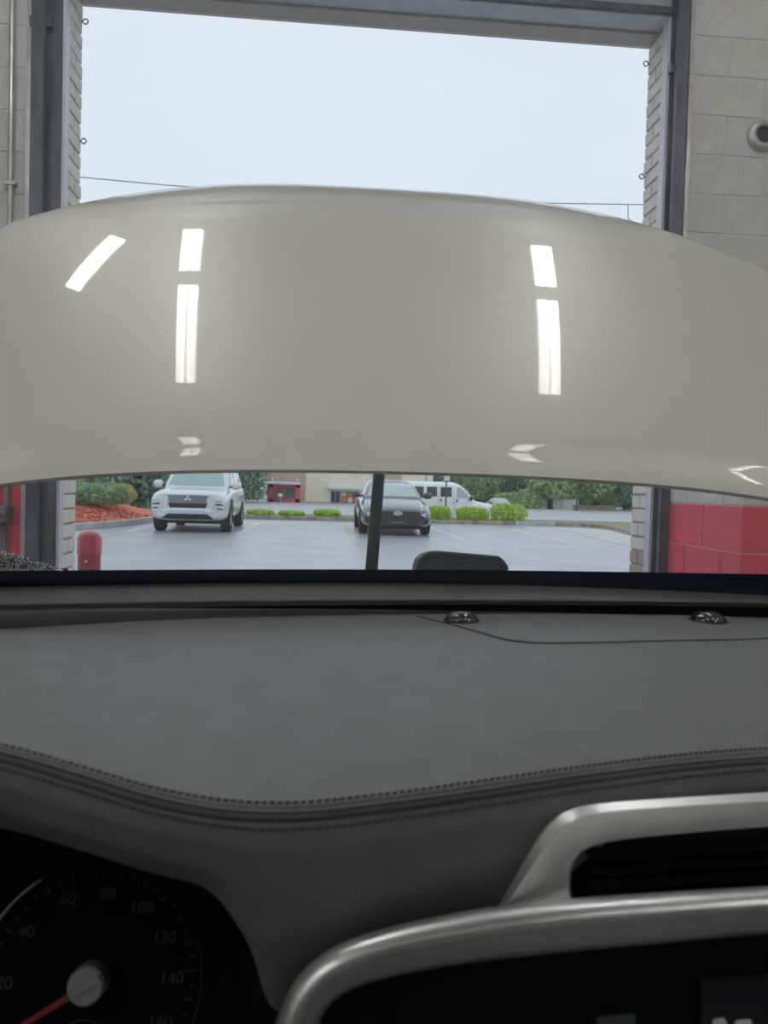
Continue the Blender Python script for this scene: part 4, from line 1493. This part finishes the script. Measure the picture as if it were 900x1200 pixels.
# ---- black cowl outside the glass, with its raised cap
cw = MB()
rows = []
for dy, z in ((0, 1.0), (.0, 1.022), (.05, 1.03), (.10, 1.035), (.13, 1.02), (.14, .90)):
    rows.append([Vector((x, 1.06 - .07 * ((x - XC) / .74) ** 2 + dy, z - .02 * ((x - XC) / .74) ** 2)) for x in xs_])
cowl = cw.grid(rows).build('cowl_panel', M_BLKP, car, smooth=True)
capo = [(486, 690), (488, 664), (491, 655), (497, 649), (505, 646), (514, 645.3), (540, 647.5), (570, 650), (584, 651.5), (591, 657), (595.5, 664), (597, 690)]
A_ = [at(a, b, Y=1.13) for a, b in capo]
cc = sum(A_, Vector()) / len(A_)
cp_ = MB()
cp_.grid([[q + Vector((0, .05, -.004)) for q in A_], [q + Vector((0, .0, 0)) for q in A_], [q.lerp(cc, .06) + Vector((0, -.006, -.001)) for q in A_], [q.lerp(cc, .14) + Vector((0, -.006, -.001)) for q in A_], [q.lerp(cc, .17) + Vector((0, -.003, -.001)) for q in A_]], closed_v=True)
cp_.f.append(tuple(range(48, 60)))
cap = cp_.build('cowl_cap', M_BLKP, cowl, smooth=False)
fr = [at(a, b, Y=1.124) for a, b in ((536, 657), (552, 656.2), (552, 661), (536, 661.5))]
MB().prism(fr, (0, -.0035, 0)).build('moulded_mark', M_SCREEN2, cap)

# ---- prop rod of the bonnet
a, b = at(433.5, 690, Y=1.42), at(446, 532, Y=1.50)
MB().tube([a, b], .0118, 14).build('prop_rod', M_ROD, car, smooth=True)

# ---- vent surround, screen bezel
def loops_from(paths, depth_fn, n):
    return [[depth_fn(i, *q) for q in resample(p, n)] for i, p in enumerate(paths)]


VN = 70
outer = chaikin([(582, 1064), (612, 1012), (640, 964), (668, 946), (720, 939), (900, 928), (1080, 917), (1160, 914), (1170, 960), (1166, 1036), (1100, 1046), (900, 1056), (700, 1068), (582, 1064)], 2)
mid = chaikin([(592, 1062), (626, 1012), (651, 974), (676, 957), (724, 949), (900, 938), (1076, 928), (1150, 924), (1160, 962), (1156, 1034), (1096, 1044), (900, 1054), (700, 1066), (592, 1062)], 2)
inner = chaikin([(668, 1054), (664, 1030), (672, 1004), (690, 990), (740, 981), (900, 968), (1060, 957), (1120, 954), (1134, 975), (1130, 1020), (1090, 1032), (900, 1043), (720, 1055), (668, 1054)], 2)


def shift_in(path, f):
    c = np.mean([np.array(p) for p in path], axis=0)
    return [np.array(p) * (1 - f) + c * f for p in path]


def vdepth(y, d):
    return .462 + (1060 - y) * .00010 + d


vb_ = MB()
spec = [(outer, .030), (outer, .012), (shift_in(outer, .008), .006), (mid, .0), (shift_in(mid, .012), -.0002), (inner, .011), (shift_in(inner, .012), .016), (shift_in(inner, .014), .045)]
vb_.grid([[at(q[0], q[1], Y=vdepth(q[1], d)) for q in resample(p, VN)[:-1]] for p, d in spec], closed_v=True)
vent = vb_.build('vent_surround', M_SATIN, car, auto=16)
ip = [at(q[0], q[1], Y=vdepth(q[1], .040)) for q in resample(inner, VN)[:-1]]
vm = MB()
vm.add([sum(ip, Vector()) / len(ip)] + ip, [(0, i + 1, (i + 1) % len(ip) + 1) for i in range(len(ip))])
vm.build('vent_cavity', M_VENT, vent)
for k in range(3):
    yl = 1010 + k * 17 - 6
    pts = [at(x, yl - (x - 690) * .062, Y=vdepth(yl, .030)) for x in np.linspace(690 + 0 * k, 1110, 12)]
    MB().grid([[q + Vector((0, -.004, -.0016)) for q in pts], [q + Vector((0, -.005, 0)) for q in pts], [q + Vector((0, .006, .003)) for q in pts], [q + Vector((0, .006, .0))for q in pts]], closed_u=True).build('vent_vane', M_VENT, vent)

bo = chaikin([(300, 1330), (310, 1250), (326, 1190), (346, 1148), (384, 1112), (450, 1089), (520, 1074), (590, 1062), (700, 1052), (900, 1040), (1160, 1024)], 2)
bi = chaikin([(352, 1330), (356, 1250), (366, 1196), (386, 1166), (430, 1144), (500, 1128), (600, 1114), (700, 1104), (900, 1087), (1160, 1068)], 2)
BO, BI = resample(bo, 90), resample(bi, 90)
prof = [(-.04, .035), (-.02, .012), (.06, .003), (.25, -.002), (.48, -.0035), (.62, -.001), (.80, .003), (1.0, .007), (1.12, .010), (1.16, .025)]
bz = MB().grid([[at(*(o_ * (1 - f) + i_ * f), Y=.424 + (1060 - (o_ * (1 - f) + i_ * f)[1]) * .00009 + d) for o_, i_ in zip(BO, BI)] for f, d in prof])
bez = bz.build('screen_bezel', M_SATIN, car, smooth=True)
sY = .440
scr = MB().grid([[at(q[0] - 6, q[1] - 6, Y=sY) for q in BI], [at(max(q[0], 350), 1345, Y=sY) for q in BI]]).build('screen', M_SCREEN, car)
sc_pts = [at(a, b, Y=sY - .004) for a, b in ((822, 1150), (1130, 1128), (1130, 1300), (822, 1300))]
MB().prism(sc_pts, (0, .003, 0)).build('display_tile', M_SCREEN2, scr)
for poly, mt in (([(836, 1199), (838, 1196), (849, 1194.5), (852, 1198), (850, 1216), (838, 1216)], M_MARK), ([(862, 1201), (864, 1197.5), (880, 1196.5), (882, 1200), (880, 1216), (864, 1216)], M_MARK),
                 ([(700, 1194), (744, 1190), (745, 1204), (701, 1206)], M_MARKD)):
    MB().prism([at(a, b, Y=sY - .0055) for a, b in poly], (0, .002, 0)).build('display_mark', mt, scr)
# dark body of the centre stack behind and below
MB().prism([at(a, b, Y=.475) for a, b in ((330, 1210), (350, 1160), (400, 1118), (600, 1075), (1160, 1036), (1160, 1400), (310, 1400))], (0, .12, 0)).build('centre_stack', M_VENT, car)

# ---- instrument cluster
CY = .60
hub = at(104, 1152, Y=CY)
ax_x = Vector((1, 0, -.02)).normalized()
ax_n = Vector((0, -.94, .34)).normalized()
ax_x = (ax_x - ax_n * ax_x.dot(ax_n)).normalized()
ax_y = ax_n.cross(ax_x)
if ax_y.z < 0:
    ax_y = -ax_y
DM = Matrix((ax_x, ax_y, ax_n)).transposed().to_4x4()
DM.translation = hub


def D(x, y, z=0):
    return DM @ Vector((x, y, z))


PXM = CY / FPX * 1.02        # metres per pixel at the dial
cl = MB().add([D(-.34, -.12, -.012), D(.125, -.12, -.012), D(.125, .075, -.012), D(.09, .115, -.012), D(-.34, .115, -.012)], [(0, 1, 2, 3, 4)]).build('instrument_cluster', M_DIAL, car)
hs = MB()
hsp = [D(.115, -.13), D(.115, .05), D(.08, .108), D(-.34, .12)]
hs.grid([hsp, [q + Vector((.02, -.11, .02)) for q in hsp]])
hs.build('cluster_housing', M_VENT, cl)
for a0, a1, rr, th_, mt in ((20, 215, 127, .0011, M_RIM), (-60, 20, 127, .0006, M_BLKP)):
    MB().tube([D(rr * PXM * math.cos(R(a)), rr * PXM * math.sin(R(a)), .002) for a in np.linspace(122 if mt is M_RIM else a0, a1, 30)], th_, 6).build('dial_ring', mt, cl, smooth=True)
angs = {0: 213, 20: 180, 40: 146, 60: 112, 80: 84, 100: 57, 120: 30, 140: 3, 160: -25}
for sp_, a in angs.items():
    cu = bpy.data.curves.new('numeral', 'FONT')
    cu.body = str(sp_)
    cu.size = .0125
    cu.align_x = 'CENTER'
    cu.align_y = 'CENTER'
    cu.extrude = .0002
    cu.materials.append(M_NUM)
    tmp = link('numeral_outline', cu)
    bpy.context.view_layer.update()
    nme = bpy.data.meshes.new_from_object(tmp.evaluated_get(bpy.context.evaluated_depsgraph_get()))
    bpy.data.objects.remove(tmp)
    o = link('numeral', nme, cl)
    Mx = DM.copy()
    Mx.translation = D(93 * PXM * math.cos(R(a)), 93 * PXM * math.sin(R(a)), .001)
    o.matrix_local = Mx
for k in range(33):
    a = R(213 - k * 238 / 32)
    r0, r1 = (112 if k % 2 else 108) * PXM, 118 * PXM
    u_, n_ = Vector((math.cos(a), math.sin(a))), Vector((-math.sin(a), math.cos(a))) * .0006
    MB().prism([D(*(u_ * r0 - n_), -.009), D(*(u_ * r1 - n_), -.009), D(*(u_ * r1 + n_), -.009), D(*(u_ * r0 + n_), -.009)], ax_n * .0005).build('tick', M_NUM, cl)
hubo = MB().lathe([(0, .010), (.0125, .010), (.0140, .0085), (.0142, -.01)], 28, DM).build('needle_hub', M_HUB, cl, auto=40)
na = R(211)
u_, n_ = Vector((math.cos(na), math.sin(na))), Vector((-math.sin(na), math.cos(na)))
MB().prism([D(*(u_ * -.012 - n_ * .0022), .0105), D(*(u_ * -.012 + n_ * .0022), .0105), D(*(u_ * .012 + n_ * .0026), .0105), D(*(u_ * .012 - n_ * .0026), .0105)], ax_n * .003).build('needle_tail', M_RIM, hubo)
MB().prism([D(*(u_ * .010 - n_ * .0026), .009), D(*(u_ * .010 + n_ * .0026), .009), D(*(u_ * .078 + n_ * .0009), .004), D(*(u_ * .078 - n_ * .0009), .004)], ax_n * .002).build('needle', M_NEEDLE, cl)
sub_c = D(-2 * PXM, -62 * PXM)
MB().tube([D(0 * PXM + 26 * PXM * math.cos(a), -62 * PXM + 26 * PXM * math.sin(a), .001) for a in np.linspace(R(20), R(160), 16)], .0006, 6).build('small_dial_ring', M_NUM, cl, smooth=True)

# ---- rest of the car body around the cabin
MB().grid([[Vector((XC + u * .62, y, z - .04 * u * u)) for u in np.linspace(-1, 1, 9)] for y, z in ((.24, 1.655), (-.1, 1.70), (-.9, 1.72), (-1.9, 1.68))]).build('roof', M_HEADL, car, smooth=True)
for s in (-1, 1):
    xa = lambda u: XC + s * u
    MB().tube([(xa(.80), .98, .99), (xa(.74), .60, 1.30), (xa(.66), .20, 1.62)], [.04, .045, .05], 10).build('windscreen_pillar', M_HEADL, car, smooth=True)
    MB().box(min(xa(.80), xa(.90)), max(xa(.80), xa(.90)), -1.9, .95, .32, 1.0).build('door_panel', M_PADL, car, bevel=.03)
    MB().box(min(xa(.70), xa(.80)), max(xa(.70), xa(.80)), -2.0, -1.75, 1.0, 1.66).build('rear_pillar', M_HEADL, car, bevel=.03)
    fr_ = MB()
    fr_.grid([[Vector((xa(w), y, z)) for (w, z) in ((.88, .30), (.92, .60), (.90, .84), (.80, zt), (.74, zt - .03), (.73, .6))] for y, zt in ((.95, .93), (1.3, .92), (1.7, .90), (2.0, .86), (2.15, .78))])
    fr_.build('front_wing', M_HOOD, car, smooth=True)
    for y in (1.45, -1.35):
        wheel(car, XC + s * .80, y, .36, .24)
MB().box(XC - .72, XC + .72, -2.0, -1.92, .35, 1.02).build('rear_bulkhead', M_PADL, car)
MB().box(XC - .80, XC + .80, -1.95, 1.0, .28, .36).build('cabin_floor', M_PADL, car)
MB().box(XC - .72, XC + .72, 1.0, 1.06, .35, .98).build('firewall', M_BLKP, car)
MB().box(XC - .30, XC + .34, 1.25, 1.85, .45, .86).build('engine_cover', M_BLKP, car, bevel=.04)
MB().box(XC - .74, XC + .74, 2.02, 2.12, .40, .86).build('radiator_support', M_BLKP, car, bevel=.02)
MB().grid([[Vector((XC + u * .88, 2.22 - .16 * u * u + dy, z)) for u in np.linspace(-1, 1, 15)] for dy, z in ((-.1, .85), (0, .80), (.03, .6), (.02, .42), (-.06, .26))]).build('front_bumper', M_HOOD, car, smooth=True)
